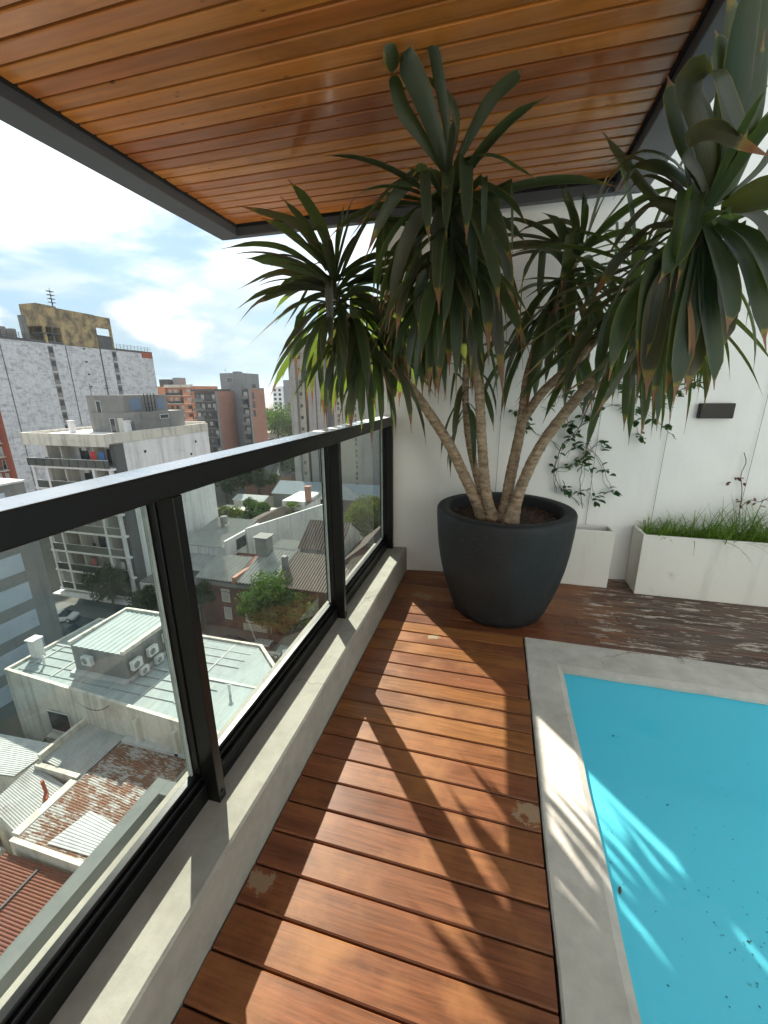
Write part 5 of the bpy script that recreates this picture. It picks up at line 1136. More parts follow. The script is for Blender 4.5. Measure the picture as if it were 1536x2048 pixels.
# ochre rooftop structure, open at one corner
part('roof_structure', b2, M_yellow, (BX-5, BX+0.05, 83.0, 92.7, 13.0, 21.0), (BX-5, BX+0.051, 78.4, 83.0, 16.6, 21.3), (BX-5, BX-4.4, 78.4, 83.0, 13.0, 16.6), (BX-0.5, BX+0.04, 92.701, 97.4, 18.1, 20.9), (BX-0.5, BX+0.04, 96.9, 97.4, 13.2, 18.09))
part('roof_structure', b2, M_dgrey, (BX-5, BX+0.03, 92.71, 96.88, 13.0, 16.3)); part('column', b2, M_yellow, (BX-0.5, BX+0.03, 79.0, 79.5, 13.0, 16.59)); part('column', b2, M_dgrey, (BX-0.5, BX+0.03, 80.9, 81.3, 13.0, 16.59)); part('slab', b2, M_dgrey, (BX-3, BX+0.3, 78.6, 82.9, 15.0, 15.2))
for (a, b_, z) in ((66.2, 82.5, 13.5), (98.2, 110.2, 13.5)):
    mb = MB()
    for q in range(3): mb.box(BX-0.2, BX-0.12, a, b_, z+0.3+0.4*q, z+0.36+0.4*q)
    for q in range(int((b_-a)/1.2)): mb.box(BX-0.21, BX-0.11, a+1.2*q, a+1.2*q+0.06, z, z+1.2)
    mb.build('roof_railing', M_iron, b2)
for q in range(4): part('flue', b2, M_grey, (BX-3.4, BX-1.6, 67.0+2.0*q, 68.1+2.0*q, 13.5, 15.6 if q < 3 else 15.4))
part('flue', b2, M_grey, (BX-2.6, BX-1.6, 75.8, 76.8, 13.5, 18.5))
# the red balconies on its street front
part('front', b2, M_redp, (BX-14, BX-0.05, 65.6, 65.99, GZ, 12.9))
for k in range(13):
    z = 9.0-2.95*k
    part('balcony', b2, M_white2, (BX-8, BX-1.2, 64.2, 65.59, z, z+0.25)); part('balcony_rail', b2, M_iron, (BX-8, BX-1.2, 64.2, 64.26, z+0.251, z+1.1))
    for q in range(3): window_y(b2, BX-7.2+2.2*q, BX-6.2+2.2*q, 65.58, z+0.3, z+2.3, rnd.random(), frame=True)
settle(b2)
mb = MB(); mb.tube([(BX-2, 84, 21.0), (BX-2, 84, 25.6)], [0.16, 0.05], 6)
for q in range(4): mb.box(BX-2.4, BX-1.6, 83.3, 84.7, 22.4+0.8*q, 22.5+0.8*q)
tag(mb.build('antenna_mast', M_iron), 'radio mast on top of the ochre rooftop structure', 'antenna')

# ---- far apartment blocks
def balcony_face(root, x0, x1, y, z0, z1, bays, depth, slabm, railm, wallm, fh=2.9, solid=0.0):
    """a facade facing -y: slabs and rails stand proud of it, dark windows behind"""
    k = 0; z = z1-fh
    while z > z0:
        part('slab', root, slabm, (x0, x1, y-depth, y-0.001, z-0.12, z+0.1)); part('balcony_rail', root, railm, (x0+0.1, x1-0.1, y-depth+0.02, y-depth+0.08, z+0.101, z+1.0))
        bw = (x1-x0)/bays
        for q in range(bays): window_y(root, x0+bw*(q+0.22), x0+bw*(q+0.78), y, z+0.2, z+2.2, rnd.random(), frame=False)
        z -= fh
b3 = thing('apartment_block', 'orange and cream apartment block beyond the flaking white wall', 'building', (-115, 145, GZ))
part('wall', b3, M_orange, (-124.5, -120.6, 134.2, 150, GZ, 4.0)); part('wall', b3, M_orange, (-120.6, -109.4, 135, 150, GZ, 4.1)); part('parapet', b3, M_white2, (-120.5, -108.9, 133.6, 135, 3.6, 4.6)); part('lift_tower', b3, M_dgrey, (-124.4, -120.7, 136, 142, 4.001, 6.6)); part('lift_tower', b3, M_tower, (-120.0, -117.5, 138, 142, 4.101, 7.2))
balcony_face(b3, -120.4, -113.2, 134.98, -26, 3.6, 3, 1.4, M_white2, M_iron, M_orange); balcony_face(b3, -112.8, -109.6, 134.98, -26, 3.6, 1, 1.3, M_white2, M_orange, M_orange); settle(b3)
b4 = thing('apartment_block', 'dark grey balconied block with a brick side wall left of the grey tower', 'building', (-92, 128, GZ))
part('wall', b4, M_rbrick, (-98.8, -90.0, 122.8, 132.0, GZ, 2.1)); part('front', b4, M_dgrey, (-98.8, -90.3, 122.5, 122.79, GZ, 1.7)); part('roof', b4, M_dgrey, (-99.1, -91.2, 121.4, 131.8, 2.101, 2.8)); balcony_face(b4, -98.6, -94.6, 122.48, -27, 1.7, 2, 1.3, M_grey, M_rail, M_dgrey); balcony_face(b4, -94.3, -90.4, 122.48, -27, 1.7, 2, 1.25, M_grey, M_iron, M_dgrey); part('pier', b4, M_tower, (-90.29, -89.97, 121.9, 122.79, GZ, 2.09)); settle(b4)
b4b = thing('tower', 'plain grey stair tower standing between two brick apartment walls', 'tower', (-83, 128, GZ))
part('wall', b4b, M_tower, (-95.6, -87.5, 133.0, 145, GZ, 8.2)); window_y(b4b, -92.9, -90.6, 132.98, 5.2, 6.5); part('roof', b4b, M_grey, (-93, -91, 137, 140, 8.201, 8.9)); settle(b4b)
antenna(-94.6, 135, 8.2, 1.6, 'short aerial on the left corner of the grey stair tower')
b4c = thing('apartment_block', 'brick apartment wall with a dark balcony strip right of the grey tower', 'building', (-82, 132, GZ))
part('wall', b4c, M_rbrick, (-84.2, -81.2, 128.4, 137.4, GZ, 2.8)); part('front', b4c, M_dgrey, (-84.2, -81.5, 128.1, 128.39, GZ, 2.5)); balcony_face(b4c, -84.1, -81.6, 128.08, -27, 2.5, 1, 1.3, M_grey, M_grey, M_dgrey); part('pier', b4c, M_tower, (-81.49, -81.15, 127.6, 128.39, GZ, 2.79))
for k in range(3): window_x(b4c, -81.2, 129.3, 130.8, -0.6-2.9*k, 1.6-2.9*k, frame=False)
part('coping', b4c, M_tower, (-84.3, -81.1, 127.9, 137.5, 2.801, 3.1)); part('flue', b4c, M_dgrey, (-83.2, -82.2, 133, 134, 3.101, 4.3)); settle(b4c)
b5 = thing('tower', 'slim white tower block with square windows far away near the horizon', 'tower', (-142, 265, GZ))
M_far = stained('bright_render', (0.78, 0.79, 0.80), (0.45, 0.45, 0.45), 0.3, 0.2, 0.1)
part('wall', b5, M_far, (-147.4, -139.6, 260, 272, GZ, 5.4)); part('wall', b5, M_tower, (-139.59, -134.9, 261, 274, GZ, 9.4))
for k in range(11):
    for q in range(2): window_y(b5, -146.6+3.6*q, -144.8+3.6*q, 259.98, 2.2-2.9*k, 3.9-2.9*k, frame=False)
settle(b5)
# ---- concrete tower behind the plant
b6 = thing('tower', 'tall ribbed concrete tower with columns of slit windows behind the yucca', 'tower', (-40, 108, GZ))
TY = 100.0
part('wall', b6, M_conc, (-51.8, -50.0, TY, 124, GZ, 13.2)); part('wall', b6, M_conc2, (-50.0, -48.2, TY+1.2, 124, GZ, 11.0)); part('wall', b6, M_dgrey, (-48.2, -47.0, TY+2.4, 124, GZ, 10.6)); part('wall', b6, M_conc, (-47.0, -42.2, TY+0.3, 124, GZ, 13.8)); part('wall', b6, M_grey, (-42.2, -40.2, TY+2.0, 124, GZ, 12.0)); part('wall', b6, M_conc2, (-40.2, -33.0, TY+0.8, 124, GZ, 13.0)); part('wall', b6, M_conc, (-33.0, -24.0, TY+0.1, 124, GZ, 12.5))
part('rib', b6, M_dgrey, (-44.9, -44.6, TY+0.25, TY+0.299, GZ, 13.0)); part('beam', b6, M_conc, (-50.0, -47.01, TY+0.2, TY+1.1, 10.9, 11.4))
for k in range(13):
    z = 11.0-2.95*k
    for x in (-39.3, -34.8):
        for q in range(2): part('window', b6, M_win, (x, x+0.55, TY+0.78, TY+0.82, z-1.2*q-0.85, z-1.2*q))
    part('window', b6, M_win, (-41.6, -40.8, TY+1.97, TY+2.01, z-1.6, z-0.3)); part('ledge', b6, M_dgrey, (-49.6, -48.9, TY+1.1, TY+1.19, z-1.4, z-0.6))
settle(b6)

# ---- brick townhouse row across the street and the roofs behind it
bh = thing('brick_house', 'two-storey dark brick house with paired ribbed metal roofs across the street', 'house', (-31, 44, GZ))
part('wall', bh, M_brick, (-36.2, -25.6, 41.3, 50.0, GZ, -21.35)); part('cornice', bh, M_grey, (-36.4, -25.4, 40.9, 41.29, -22.1, -21.6))
M_ribs = metal_roof('ribbed_roof', (0.36, 0.355, 0.33), dark=(0.20, 0.19, 0.175), rust=0.2, lo=0.62)
mb = MB(); mb.corr((-36.5, 40.9, -21.3), (-30.9, 40.9, -21.3), (-36.5, 46.0, -20.0), (-30.9, 46.0, -20.0), 0.46, 0.16); mb.build('roof', M_ribs, bh)
mb = MB(); mb.corr((-30.4, 40.9, -21.3), (-25.4, 40.9, -21.3), (-30.4, 48.2, -19.5), (-25.4, 48.2, -19.5), 0.46, 0.16); mb.build('roof', M_ribs, bh)
mb = MB(); mb.corr((-29.6, 48.4, -19.4), (-25.2, 48.4, -19.4), (-29.6, 51.5, -19.2), (-25.2, 51.5, -19.2), 0.46, 0.16); mb.build('roof', M_ribs, bh)
part('gutter', bh, M_rbrick, (-30.88, -30.42, 40.8, 46.2, -21.5, -20.6))
window_y(bh, -33.0, -31.9, 41.28, -24.4, -22.7, 1); window_y(bh, -32.9, -31.9, 41.28, -26.9, -25.3, 1); window_y(bh, -29.8, -28.2, 41.28, -26.9, -22.8, 1); window_y(bh, -27.7, -26.6, 41.28, -24.4, -22.9)
part('door', bh, M_white2, (-30.3, -26.2, 41.2, 41.27, -28.2, -27.2)); settle(bh)
t = roof_stack(-29.9, 47.2, -19.9, 2.6, 'broad wooden-clad square chimney on the ribbed metal roofs', 1.7, M_grey)
roof_stack(-26.0, 53.0, -19.5, 1.6, 'slim white roof vent behind the ribbed metal roofs', 0.45, M_white)
th_ = thing('brick_house', 'brick house with a brown tiled slope next to the ribbed roofs', 'house', (-21, 44, GZ))
part('wall', th_, M_brick, (-25.3, -14.0, 41.4, 47.5, GZ, -21.2)); mb = MB(); mb.corr((-25.2, 40.9, -21.2), (-14.0, 40.9, -21.2), (-25.2, 47.6, -19.3), (-14.0, 47.6, -19.3), 0.36, 0.06); mb.build('roof', M_tile2, th_)
window_y(th_, -22.8, -21.4, 41.38, -24.5, -22.6, 1); part('door', th_, M_iron, (-20.6, -18.6, 41.3, 41.37, GZ+0.13, -25.6)); part('chimney', th_, M_grey, (-25.6, -25.0, 44.0, 44.7, -20.6, -18.6)); settle(th_)
water_tank(-40.6, 53.5, -18.7, 'grey water tank on the ribbed roof of the white walled house', M_grey)
def gable(name, label, x0, x1, y0, y1, ze, zr, along, wallm, roofm, zb=GZ, ov=0.3, pitch=0.4, amp=0.05):
    """house with a pitched roof whose ridge runs along 'x' or 'y'"""
    t = thing(name, label, 'house', ((x0+x1)/2, (y0+y1)/2, zb)); mb = MB()
    if along == 'x':
        ym = (y0+y1)/2; mb.add([(x0, y0, zb), (x1, y0, zb), (x1, y1, zb), (x0, y1, zb), (x0, y0, ze), (x1, y0, ze), (x1, y1, ze), (x0, y1, ze), (x0, ym, zr-0.1), (x1, ym, zr-0.1)], [(0, 1, 5, 4), (2, 3, 7, 6), (1, 2, 6, 9, 5), (3, 0, 4, 8, 7)]); mb.build('wall', wallm, t)
        for ya in (y0-ov, y1+ov):
            mb = MB(); mb.corr((x0-ov, ya, ze-0.05), (x1+ov, ya, ze-0.05), (x0-ov, ym, zr), (x1+ov, ym, zr), pitch, amp); mb.build('roof', roofm, t)
    else:
        xm = (x0+x1)/2; mb.add([(x0, y0, zb), (x1, y0, zb), (x1, y1, zb), (x0, y1, zb), (x0, y0, ze), (x1, y0, ze), (x1, y1, ze), (x0, y1, ze), (xm, y0, zr-0.1), (xm, y1, zr-0.1)], [(0, 1, 5, 8, 4), (2, 3, 7, 9, 6), (1, 2, 6, 5), (3, 0, 4, 7)]); mb.build('wall', wallm, t)
        for xa_ in (x0-ov, x1+ov):
            mb = MB(); mb.corr((xa_, y0-ov, ze-0.05), (xa_, y1+ov, ze-0.05), (xm, y0-ov, zr), (xm, y1+ov, zr), pitch, amp); mb.build('roof', roofm, t)
    settle(t); return t
gable('house', 'house with a steep dark tiled roof behind the brown slope', -25.4, -19.5, 49.0, 57.5, -19.2, -16.4, 'x', M_white2, M_tile)
gable('house', 'dark tiled house right of the second post with a hipped gable', -18.8, -11.0, 46.5, 56.0, -20.2, -16.8, 'y', M_brick, M_tile)
wh = thing('house', 'white walled house with a ribbed sloping roof and a high side window', 'house', (-40, 50, GZ))
part('wall', wh, M_white, (-43.8, -36.4, 47.4, 56.0, GZ, -19.6)); mb = MB(); mb.corr((-43.8, 47.2, -19.6), (-36.5, 47.2, -19.6), (-43.8, 56.2, -18.2), (-36.5, 56.2, -18.2), 0.46, 0.16); mb.build('roof', M_ribs, wh)
part('wall', wh, M_white, (-36.39, -36.1, 47.2, 56.0, GZ, -18.6)); window_x(wh, -36.09, 49.6, 55.5, -20.9, -19.2); part('annex', wh, M_grey, (-43.5, -37.0, 44.6, 47.39, GZ, -22.3)); mb = MB(); mb.corr((-43.6, 44.4, -22.2), (-37.0, 44.4, -22.2), (-43.6, 47.3, -21.0), (-37.0, 47.3, -21.0), 0.3, 0.03); mb.build('roof', M_tin2, wh); settle(wh)
mb = MB(); mb.prism([(-36.0, 52.0), (-35.7, 52.0), (-29.3, 69.5), (-29.6, 69.6)], GZ, -18.2); tag(mb.build('boundary_wall', M_white), 'long white boundary wall leading back to the palm', 'wall')
# the white gable house, its chimney, the long roofs by the car park
gh = gable('house', 'white gabled house with a red brick chimney in front of the concrete tower', -36.5, -28.5, 74.0, 84.0, -20.6, -17.8, 'y', M_white, M_tin2)
part('wing', gh, M_white, (-41.5, -36.52, 73.5, 82.0, GZ, -19.6)).matrix_parent_inverse = Matrix.Translation(-Vector(gh.location)); window_y(gh, -33.2, -32.2, 73.98, -20.6, -19.0).matrix_parent_inverse = Matrix.Translation(-Vector(gh.location))
roof_stack(-36.3, 75.0, -20.0, 3.2, 'red brick chimney on the white gabled house', 1.0, M_rbrick)
gable('house', 'white house with a low dark roof right of the gabled house', -27.5, -16.5, 66.0, 76.0, -20.8, -18.0, 'x', M_white, M_tile)
gable('house', 'long blue-grey metal roof at the foot of the concrete tower', -52, -14, 88.0, 97.0, -22.0, -19.8, 'x', M_grey, metal_roof('tin_blue', (0.26, 0.30, 0.33)))
gable('canopy_building', 'pale flat-pitched shed roof among the trees by the tower', -60.5, -52.5, 84.0, 89.0, -23.2, -22.4, 'x', M_white2, M_tin4)
gable('canopy_building', 'second pale shed roof nearer the grey garden wall', -57.0, -47.0, 99.0, 104.0, -23.4, -22.6, 'x', M_white2, M_tin4)
mb = MB(); mb.box(-62, -38, 79.5, 80.0, GZ, -24.3); mb.box(-62, -38, 80.01, 83.5, -24.6, -24.4); tag(mb.build('flat_roof', M_white2), 'long pale flat roof edge behind the garden', 'building')
gable('house', 'low house with dark roof and rust-brown edge beside the garden', -45.0, -36.2, 60.0, 72.0, -22.2, -20.4, 'y', M_rbrick, M_tile)
gable('warehouse', 'long brick warehouse with dark curved roof under the far trees', -72, -56, 106, 120, -21.5, -18.5, 'x', M_rbrick, M_dgrey, pitch=1.0)
# the shop on the corner beside the balcony block
sh = thing('shop', 'grey corner shop with a white lettered fascia beside the balcony block', 'shop', (-41.3, 43, GZ))
part('wall', sh, M_grey, (-46.2, -36.5, 41.5, 44.3, GZ, -23.2)); part('fascia', sh, M_white, (-46.1, -36.6, 41.3, 41.49, -24.6, -23.4)); part('shutter', sh, M_dgrey, (-45.2, -42.4, 41.42, 41.49, GZ+0.2, -24.9)); part('shutter', sh, M_iron, (-41.6, -37.6, 41.42, 41.49, GZ+0.2, -24.9)); part('pier', sh, M_white, (-42.3, -41.8, 41.2, 41.495, GZ, -24.61))
tx = bpy.data.curves.new('lettering', 'FONT'); tx.body = 'EM'; tx.size = 1.3; tx.extrude = 0.02; to = bpy.data.objects.new('lettering', tx); col.objects.link(to); to.parent = sh; to.location = (-40.5, 41.27, -24.45); to.rotation_euler = (R(90), 0, 0); tx.materials.append(M_iron)
bpy.context.view_layer.update()
me = bpy.data.meshes.new_from_object(to); lm = bpy.data.objects.new('lettering', me); col.objects.link(lm); lm.parent = sh; lm.location = to.location; lm.rotation_euler = to.rotation_euler; bpy.data.objects.remove(to)
settle(sh)

# ---- trees, palms and shrubs
F_dark = foliage_mat('foliage_dark', (0.020, 0.040, 0.016), (0.040, 0.065, 0.022), (0.05, 0.10, 0.015))
F_mid = foliage_mat('foliage_mid', (0.034, 0.066, 0.024), (0.075, 0.112, 0.034), (0.10, 0.18, 0.02))
F_olive = foliage_mat('foliage_olive', (0.070, 0.090, 0.028), (0.12, 0.13, 0.040), (0.14, 0.18, 0.02))
M_trunk = plain('trunk', (0.075, 0.058, 0.045), 0.9, var=0.3, scale=4)
def crown(c, rx, rz, clumps, leaves, ls, r, mat, root, flat=0.9):
    mb = MB(); cs = []
    for k in range(clumps):
        a = r.uniform(0, 6.28); q = math.sqrt(r.random())*0.78; h = r.uniform(-0.75, 0.85)
        cs.append((Vector((c[0]+rx*q*math.cos(a)*math.sqrt(max(0.1, 1-h*h*.6)), c[1]+rx*q*math.sin(a)*math.sqrt(max(0.1, 1-h*h*.6)), c[2]+rz*h)), rx*r.uniform(0.26, 0.46)))
    for k in range(leaves):
        o, rr_ = cs[r.randrange(clumps)]; d = Vector((r.gauss(0, 1), r.gauss(0, 1), r.gauss(0, 1)*flat)).normalized()*rr_*(0.35+0.65*r.random()**0.5); p = o+d
        n_ = (d.normalized()+Vector((r.gauss(0, .5), r.gauss(0, .5), r.gauss(0.3, .5)))).normalized(); u = n_.cross(Vector((r.gauss(0, 1), r.gauss(0, 1), r.gauss(0, 1)))).normalized(); w = n_.cross(u); s = ls*r.uniform(0.6, 1.35)
        mb.add([p-u*s, p+w*s*.5, p+u*s, p-w*s*.5], [(0, 1, 2, 3)])
    mb.build('crown', mat, root); return cs
def tree(label, x, y, h, rx, mat, z=GZ, leaves=2600, ls=0.22, clumps=16, rz=None, group=None):
    r = random.Random(int(abs(x*31+y*17))+3); t = thing('tree', label, 'tree', (x, y, z), group); rz = rz or rx*0.8
    cc = (x, y, z+h-rz); cs = crown(cc, rx, rz, clumps, leaves, ls, r, mat, t)
    mb = MB(); mb.tube([(x, y, z), (x+r.uniform(-.2, .2), y, z+(h-rz)*0.55), (x, y, z+h-rz*0.8)], [0.05*h*0.6, 0.032*h*0.6, 0.02*h*0.6], 8)
    for o, q in cs[:7]: mb.tube([(x, y, z+(h-rz)*0.6), ((x+o.x)/2, (y+o.y)/2, (z+(h-rz)*0.6)*0.4+o.z*0.6), o], [0.014*h*0.6, 0.01*h*0.6, 0.004*h*0.6], 5)
    mb.build('trunk', M_trunk, t); settle(t); return t
tree('tall leafy street tree in front of the brick house', -25.6, 39.6, 8.8, 3.7, F_mid, leaves=8500, ls=0.19, clumps=34)
tree('smaller olive green street tree beside the second post', -20.4, 39.9, 6.8, 2.4, F_olive, leaves=4200, ls=0.17, clumps=22)
tree('low reddish-green street tree below the tall leafy one', -23.2, 39.2, 4.6, 1.5, F_olive, leaves=1400, ls=0.14, clumps=10)
tree('dark street tree in front of the dark brick house by the near post', -35.3, 39.8, 7.2, 2.2, F_dark, leaves=2600, ls=0.18)
tree('dark street tree against the lowest balconies of the white block', -49.4, 39.5, 7.4, 2.9, F_dark, leaves=3600, ls=0.2, clumps=20)
tree('dark street tree behind the rooftop plant room by the shop', -44.0, 39.3, 5.2, 2.0, F_dark, leaves=2200, ls=0.18)
tree('tall grey-green tree at the foot of the tower by the wall', -19.5, 62.0, 13.0, 4.2, F_olive, leaves=4200, ls=0.24, clumps=24)
tree('round tree below the grey-green one near the corner post', -15.5, 57.0, 8.5, 3.0, F_mid, leaves=2600, ls=0.22)
for i, (x, y, h, r_, m, lab) in enumerate([(-69, 93, 13, 5, F_dark, 'dark bushy tree in the garden right of the white block'), (-64, 101, 14, 5.5, F_dark, 'dark tree in front of the long brick warehouse'), (-58, 112, 15, 5.5, F_mid, 'tall green tree left of the concrete tower'), (-53.5, 118, 13, 4.5, F_olive, 'pale green tree tucked beside the concrete tower'),
                                           (-77, 104, 12, 5, F_dark, 'dark tree beside the white block far corner'), (-52, 80, 6.5, 3.4, F_mid, 'low shrubby tree in the sunny garden'), (-56, 76, 6, 3.2, F_olive, 'yellowish shrub in the sunny garden'), (-49, 76.5, 5, 2.6, F_dark, 'dark round shrub in the sunny garden'),
                                           (-106, 200, 24, 11, F_mid, 'big light green tree below the far white tower'), (-92, 196, 21, 10, F_olive, 'big pale tree left of the concrete tower horizon'), (-120, 214, 20, 9, F_mid, 'green tree top between the brick blocks and far tower')]):
    tree(lab, x, y, h, r_, m, leaves=2600, ls=0.10*r_+0.02 if r_ < 6 else 0.6, clumps=20)
def palm(x, y, h, label, rr_=2.6, n=34, z=GZ, m=None):
    t = thing('palm', label, 'palm', (x, y, z)); r = random.Random(int(abs(x)*7)); mb = MB(); mb.tube([(x, y, z), (x+0.1, y, z+h*0.6), (x, y, z+h)], [0.28, 0.2, 0.17], 8); mb.build('trunk', M_trunk, t)
    for i in range(n):
        az = i*2.4+r.uniform(-.2, .2); e = r.uniform(-1.1, 1.25); l = rr_*r.uniform(0.8, 1.05); mb = MB(); c = Vector((x, y, z+h)); d = Vector((math.cos(az)*math.cos(e), math.sin(az)*math.cos(e), math.sin(e))); hub = c+d*l*0.55; sd = d.cross(Vector((0, 0, 1))).normalized(); up = sd.cross(d)
        mb.tube([c, hub], 0.025, 4)
        for k in range(9):
            a = (k-4)*0.30; dd = d*math.cos(a)+sd*math.sin(a); q = hub+dd*l*0.5-Vector((0, 0, 0.18*l)); w = dd.cross(up).normalized()*0.05*l*0.5
            mb.add([hub-w, hub+w, q], [(0, 1, 2)])
        mb.build('frond', m or F_mid, t)
    settle(t)
palm(-38.4, 71.8, 7.2, 'fan palm in the white-walled yard behind the ribbed roofs', 3.0, 40)
palm(-33.6, 18.2, 3.0, 'spindly little palm in the bare yard below the cream wall', 1.1, 16)
mb = MB(); r_ = random.Random(9)
for i in range(900):
    x = r_.uniform(-34, -30); y = r_.uniform(17.3, 18.9); s = r_.uniform(0.06, 0.16); z = GZ+r_.uniform(0.05, 0.9)*(r_.random()); a = r_.uniform(0, 6.28)
    mb.add([(x-s, y, z), (x, y-s, z+s), (x+s, y, z+.1), (x, y+s, z)], [(0, 1, 2, 3)])
tag(mb.build('ground_cover', F_dark), 'dark ground cover in the bare yard below the cream wall', 'plants', kind='stuff')
crown_ = thing('shrub', 'row of shrubs with reddish blooms at the sunny garden edge', 'shrub', (-60, 72, GZ)); crown((-60, 72, GZ+1.2), 4.0, 1.4, 14, 2200, 0.22, random.Random(2), F_olive, crown_); settle(crown_)

# ---- parked cars
def car(label, x, y, rz, paint, estate=False, van=False):
    t = thing('parked_car', label, 'car', (0, 0, 0), 'cars parked along the street')
    hh = 1.9 if van else 1.45
    st = [(-2.1, 0.35, 0.78, 0.80), (-2.0, 0.30, 0.95, 0.84), (-1.0, 0.28, 0.98, 0.86), (0.7, 0.28, 0.94, 0.86), (1.7, 0.30, 0.80, 0.82), (2.1, 0.36, 0.62, 0.72)]
    mb = MB(); v = []
    for (xx, z0, z1, w) in st: v += [(xx, -w, z0), (xx, -w*1.02, (z0+z1)/2), (xx, -w*0.94, z1), (xx, w*0.94, z1), (xx, w*1.02, (z0+z1)/2), (xx, w, z0)]
    f = []
    for i in range(len(st)-1):
        for j in range(6): a, b_ = i*6+j, i*6+(j+1) % 6; f.append((a, b_, b_+6, a+6))
    f += [(5, 4, 3, 2, 1, 0), tuple(range(30, 36))]; mb.add(v, f); mb.build('body', paint, t, bevel=0.05, seg=2)
    tail = -1.95 if (estate or van) else -1.55
    mb = MB(); lo = [(tail-0.08, 0.8), (1.25 if not van else 1.6, 0.8)]; hi = [(tail+0.30, 0.66), (0.35 if not van else 1.0, 0.64)]
    v = [(lo[0][0], -lo[0][1], 0.97), (lo[1][0], -lo[1][1], 0.93), (lo[1][0], lo[1][1], 0.93), (lo[0][0], lo[0][1], 0.97), (hi[0][0], -hi[0][1], hh-0.06), (hi[1][0], -hi[1][1], hh-0.04), (hi[1][0], hi[1][1], hh-0.04), (hi[0][0], hi[0][1], hh-0.06)]
    mb.add(v, [(0, 1, 5, 4), (1, 2, 6, 5), (2, 3, 7, 6), (3, 0, 4, 7), (4, 5, 6, 7)]); mb.build('windows', M_win, t)
    mb = MB(); mb.add([(hi[0][0]-0.04, -0.68, hh-0.055), (hi[1][0]+0.04, -0.66, hh-0.035), (hi[1][0]+0.04, 0.66, hh-0.035), (hi[0][0]-0.04, 0.68, hh-0.055), (hi[0][0]+0.05, -0.6, hh+0.01), (hi[1][0]-0.05, -0.58, hh+0.02), (hi[1][0]-0.05, 0.58, hh+0.02), (hi[0][0]+0.05, 0.6, hh+0.01)], [(0, 1, 5, 4), (1, 2, 6, 5), (2, 3, 7, 6), (3, 0, 4, 7), (4, 5, 6, 7)]); mb.build('roof', paint, t)
    for sx in (-1.3, 1.3):
        for sy in (-0.8, 0.8):
            mb = MB(); mb.tube([(sx, sy-0.11, 0.31), (sx, sy+0.11, 0.31)], 0.31, 14); w = mb.build('wheel', M_iron, t); mb = MB(); e = 0.115 if sy > 0 else -0.115; mb.tube([(sx, sy+e*0.9, 0.31), (sx, sy+e*1.1, 0.31)], 0.19, 10); mb.build('rim', M_frame, w)
    for sy in (-0.62, 0.62):
        part('headlight', t, M_frame, (2.02, 2.10, sy-0.16, sy+0.16, 0.58, 0.70)); part('tail_light', t, M_redp, (-2.11, -2.02, sy-0.12, sy+0.12, 0.7, 0.9))
    t.location = (x, y, GZ); t.rotation_euler = (0, 0, rz); return t
P_white = plain('paint_white', (0.72, 0.73, 0.73), 0.25, var=0.03); P_silver = plain('paint_silver', (0.45, 0.47, 0.49), 0.3, metal=0.3, var=0.05); P_dark = plain('paint_dark', (0.035, 0.04, 0.045), 0.25, var=0.1); P_blue = plain('paint_blue', (0.16, 0.21, 0.26), 0.25, var=0.05)
car('white hatchback alone at the left end of the street', -56.3, 37.2, R(25), P_white)
car('dark car parked just below the white hatchback', -51.5, 34.6, R(10), P_dark); car('dark estate parked lower beside the yard', -53.5, 32.6, R(8), P_blue, estate=True)
car('white-roofed car half hidden by the tin roof beside the shop', -41.6, 37.4, 0, P_white, estate=True); car('pale car with its roof just showing behind the plant room', -36.0, 37.6, 0, P_silver)
car('silver estate car beyond the cut corner of the tin roof', -24.6, 37.7, R(4), P_silver, estate=True)
car('white van-like car right of the silver estate', -20.2, 36.6, R(30), P_white, van=True); car('dark car behind the silver estate by the brick house', -29.2, 37.5, 0, P_dark)
mt = thing('motorbike', 'dark motorbike with a red tank parked in the street near the yard', 'motorbike', (-47.3, 33.4, GZ))
for sx in (-0.65, 0.65):
    mb = MB(); mb.tube([(-47.3+sx, 33.34, GZ+0.3), (-47.3+sx, 33.46, GZ+0.3)], 0.30, 14); mb.build('wheel', M_iron, mt)
mb = MB(); mb.tube([(-47.95, 33.4, GZ+0.35), (-47.5, 33.4, GZ+0.72), (-46.9, 33.4, GZ+0.75), (-46.65, 33.4, GZ+0.3)], 0.09, 6); mb.build('frame', M_iron, mt)
mb = MB(); mb.tube([(-47.25, 33.4, GZ+0.86), (-46.9, 33.4, GZ+0.9)], [0.16, 0.12], 8); mb.build('tank', M_redp, mt); part('saddle', mt, M_iron, (-47.9, -47.3, 33.28, 33.52, GZ+0.80, GZ+0.9)); part('handlebar', mt, M_iron, (-46.78, -46.72, 33.05, 33.75, GZ+1.0, GZ+1.05)); settle(mt)
def lamp_post(x, y, label):
    t = thing('street_lamp', label, 'street lamp', (x, y, GZ)); mb = MB(); mb.tube([(x, y, GZ), (x, y, GZ+4.6), (x+0.3, y-0.3, GZ+5.3), (x+1.0, y-0.8, GZ+5.5)], [0.07, 0.05, 0.045, 0.04], 6); mb.build('pole', M_frame, t); part('head', t, M_frame, (x+0.9, x+1.4, y-1.0, y-0.7, GZ+5.45, GZ+5.6)); settle(t)
lamp_post(-17.8, 33.6, 'thin curved street lamp beside the corner of the tin roof')

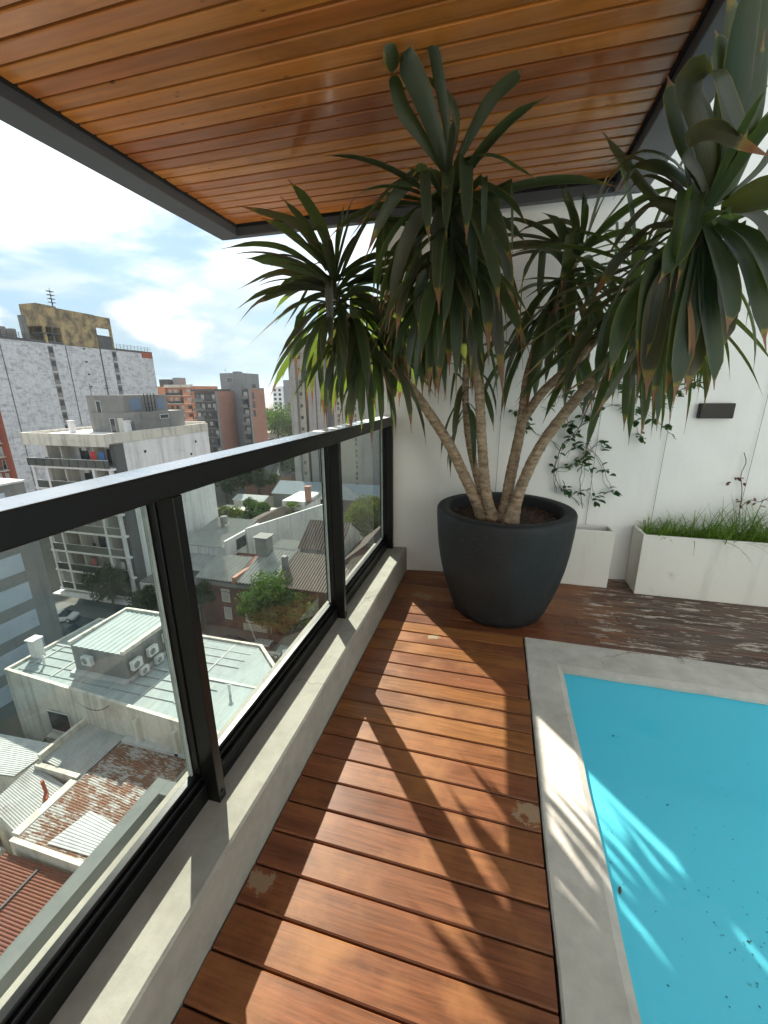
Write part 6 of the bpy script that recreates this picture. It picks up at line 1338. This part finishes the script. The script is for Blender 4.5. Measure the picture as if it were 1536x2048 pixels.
# ---- low roofs filling the blocks further out (each a house of its own)
hr = random.Random(11); taken = [(-72, -8, 28, 125), (-125, -70, 60, 160), (-155, -130, 255, 280), (-65, -14, 96, 130), (-140, -100, 130, 155)]
cands = []
for gx in range(-330, -10, 14):
    for gy in range(44, 560, 15):
        x, y = gx+hr.uniform(-2, 2), gy+hr.uniform(-2, 2)
        if any(a-6 < x < b_+6 and c-6 < y < d+6 for a, b_, c, d in taken): continue
        cands.append((x, y))
cands = [(x, y) for x, y in cands if -1.35*y-4 < x < -0.30*y]; hr.shuffle(cands)
walls = [M_white, M_white2, M_rbrick, M_grey, M_conc2]; roofs = [M_tin2, M_tile, M_tin4, M_tile2, M_rbrick]
for x, y in cands[:150]:
    big = hr.random() < 0.10 and y > 230; h = hr.uniform(16, 26) if big else hr.uniform(4.5, 9); w, d = hr.uniform(8, 12), hr.uniform(9, 13)
    wi, ri = hr.randrange(5), hr.randrange(5)
    t = thing('house', ('low %s house with a %s roof among the rooftops towards the horizon' if not big else 'mid-rise %s block with a %s roof towards the horizon') % (('white', 'cream', 'brick', 'grey', 'beige')[wi], ('grey metal', 'dark tiled', 'pale metal', 'brown', 'reddish')[ri]), 'house' if not big else 'building', (x, y, GZ), 'houses towards the horizon' if not big else 'mid-rise blocks towards the horizon')
    part('wall', t, walls[wi], (x-w/2, x+w/2, y-d/2, y+d/2, GZ, GZ+h)); part('roof', t, roofs[ri], (x-w/2-.2, x+w/2+.2, y-d/2-.2, y+d/2+.2, GZ+h+.001, GZ+h+.25))
    if big:
        for k in range(int(h/3)):
            for q in range(3): part('window', t, M_win, (x-w/2+1+q*w/3.2, x-w/2+2.4+q*w/3.2, y-d/2-0.03, y-d/2+0.01, GZ+h-2.2-3*k, GZ+h-0.9-3*k))
    settle(t)
# wooded land and low hills along the horizon
mb = MB(); v = []; f = []; n = 140
for i in range(n+1):
    a = -math.pi+2*math.pi*i/n
    for rr_, hh in ((1500, 0), (2600, 22+14*math.sin(a*5)+8*math.sin(a*11+1)), (4200, 34+18*math.sin(a*3+2)+9*math.sin(a*8)), (5200, 0)):
        v.append((rr_*math.sin(a), rr_*math.cos(a), GZ-1+hh))
for i in range(n):
    for j in range(3): f.append((i*4+j, i*4+j+1, i*4+j+5, i*4+j+4))
mb.add(v, f); structure('hills', mb, plain('far_woods', (0.05, 0.075, 0.05), 0.95, var=0.3, scale=0.01), smooth=True)

# air between here and the far blocks
mb = MB(); mb.box(-6050, 6050, -6050, 6050, GZ-1.2, 34.0); hz = mb.build('haze', bpy.data.materials.new('haze_air')); hz['kind'] = 'stuff'; hz['label'] = 'pale haze of air over the city'; hm = hz.data.materials[0]; hm.use_nodes = True; nt = hm.node_tree; nt.nodes.clear()
o_ = N(nt, 'ShaderNodeOutputMaterial'); v_ = N(nt, 'ShaderNodeVolumePrincipled', i_Density=0.00013, i_Color=(0.80, 0.90, 0.97, 1), i_Anisotropy=0.2); L(nt, v_.outputs[0], o_.inputs['Volume'])
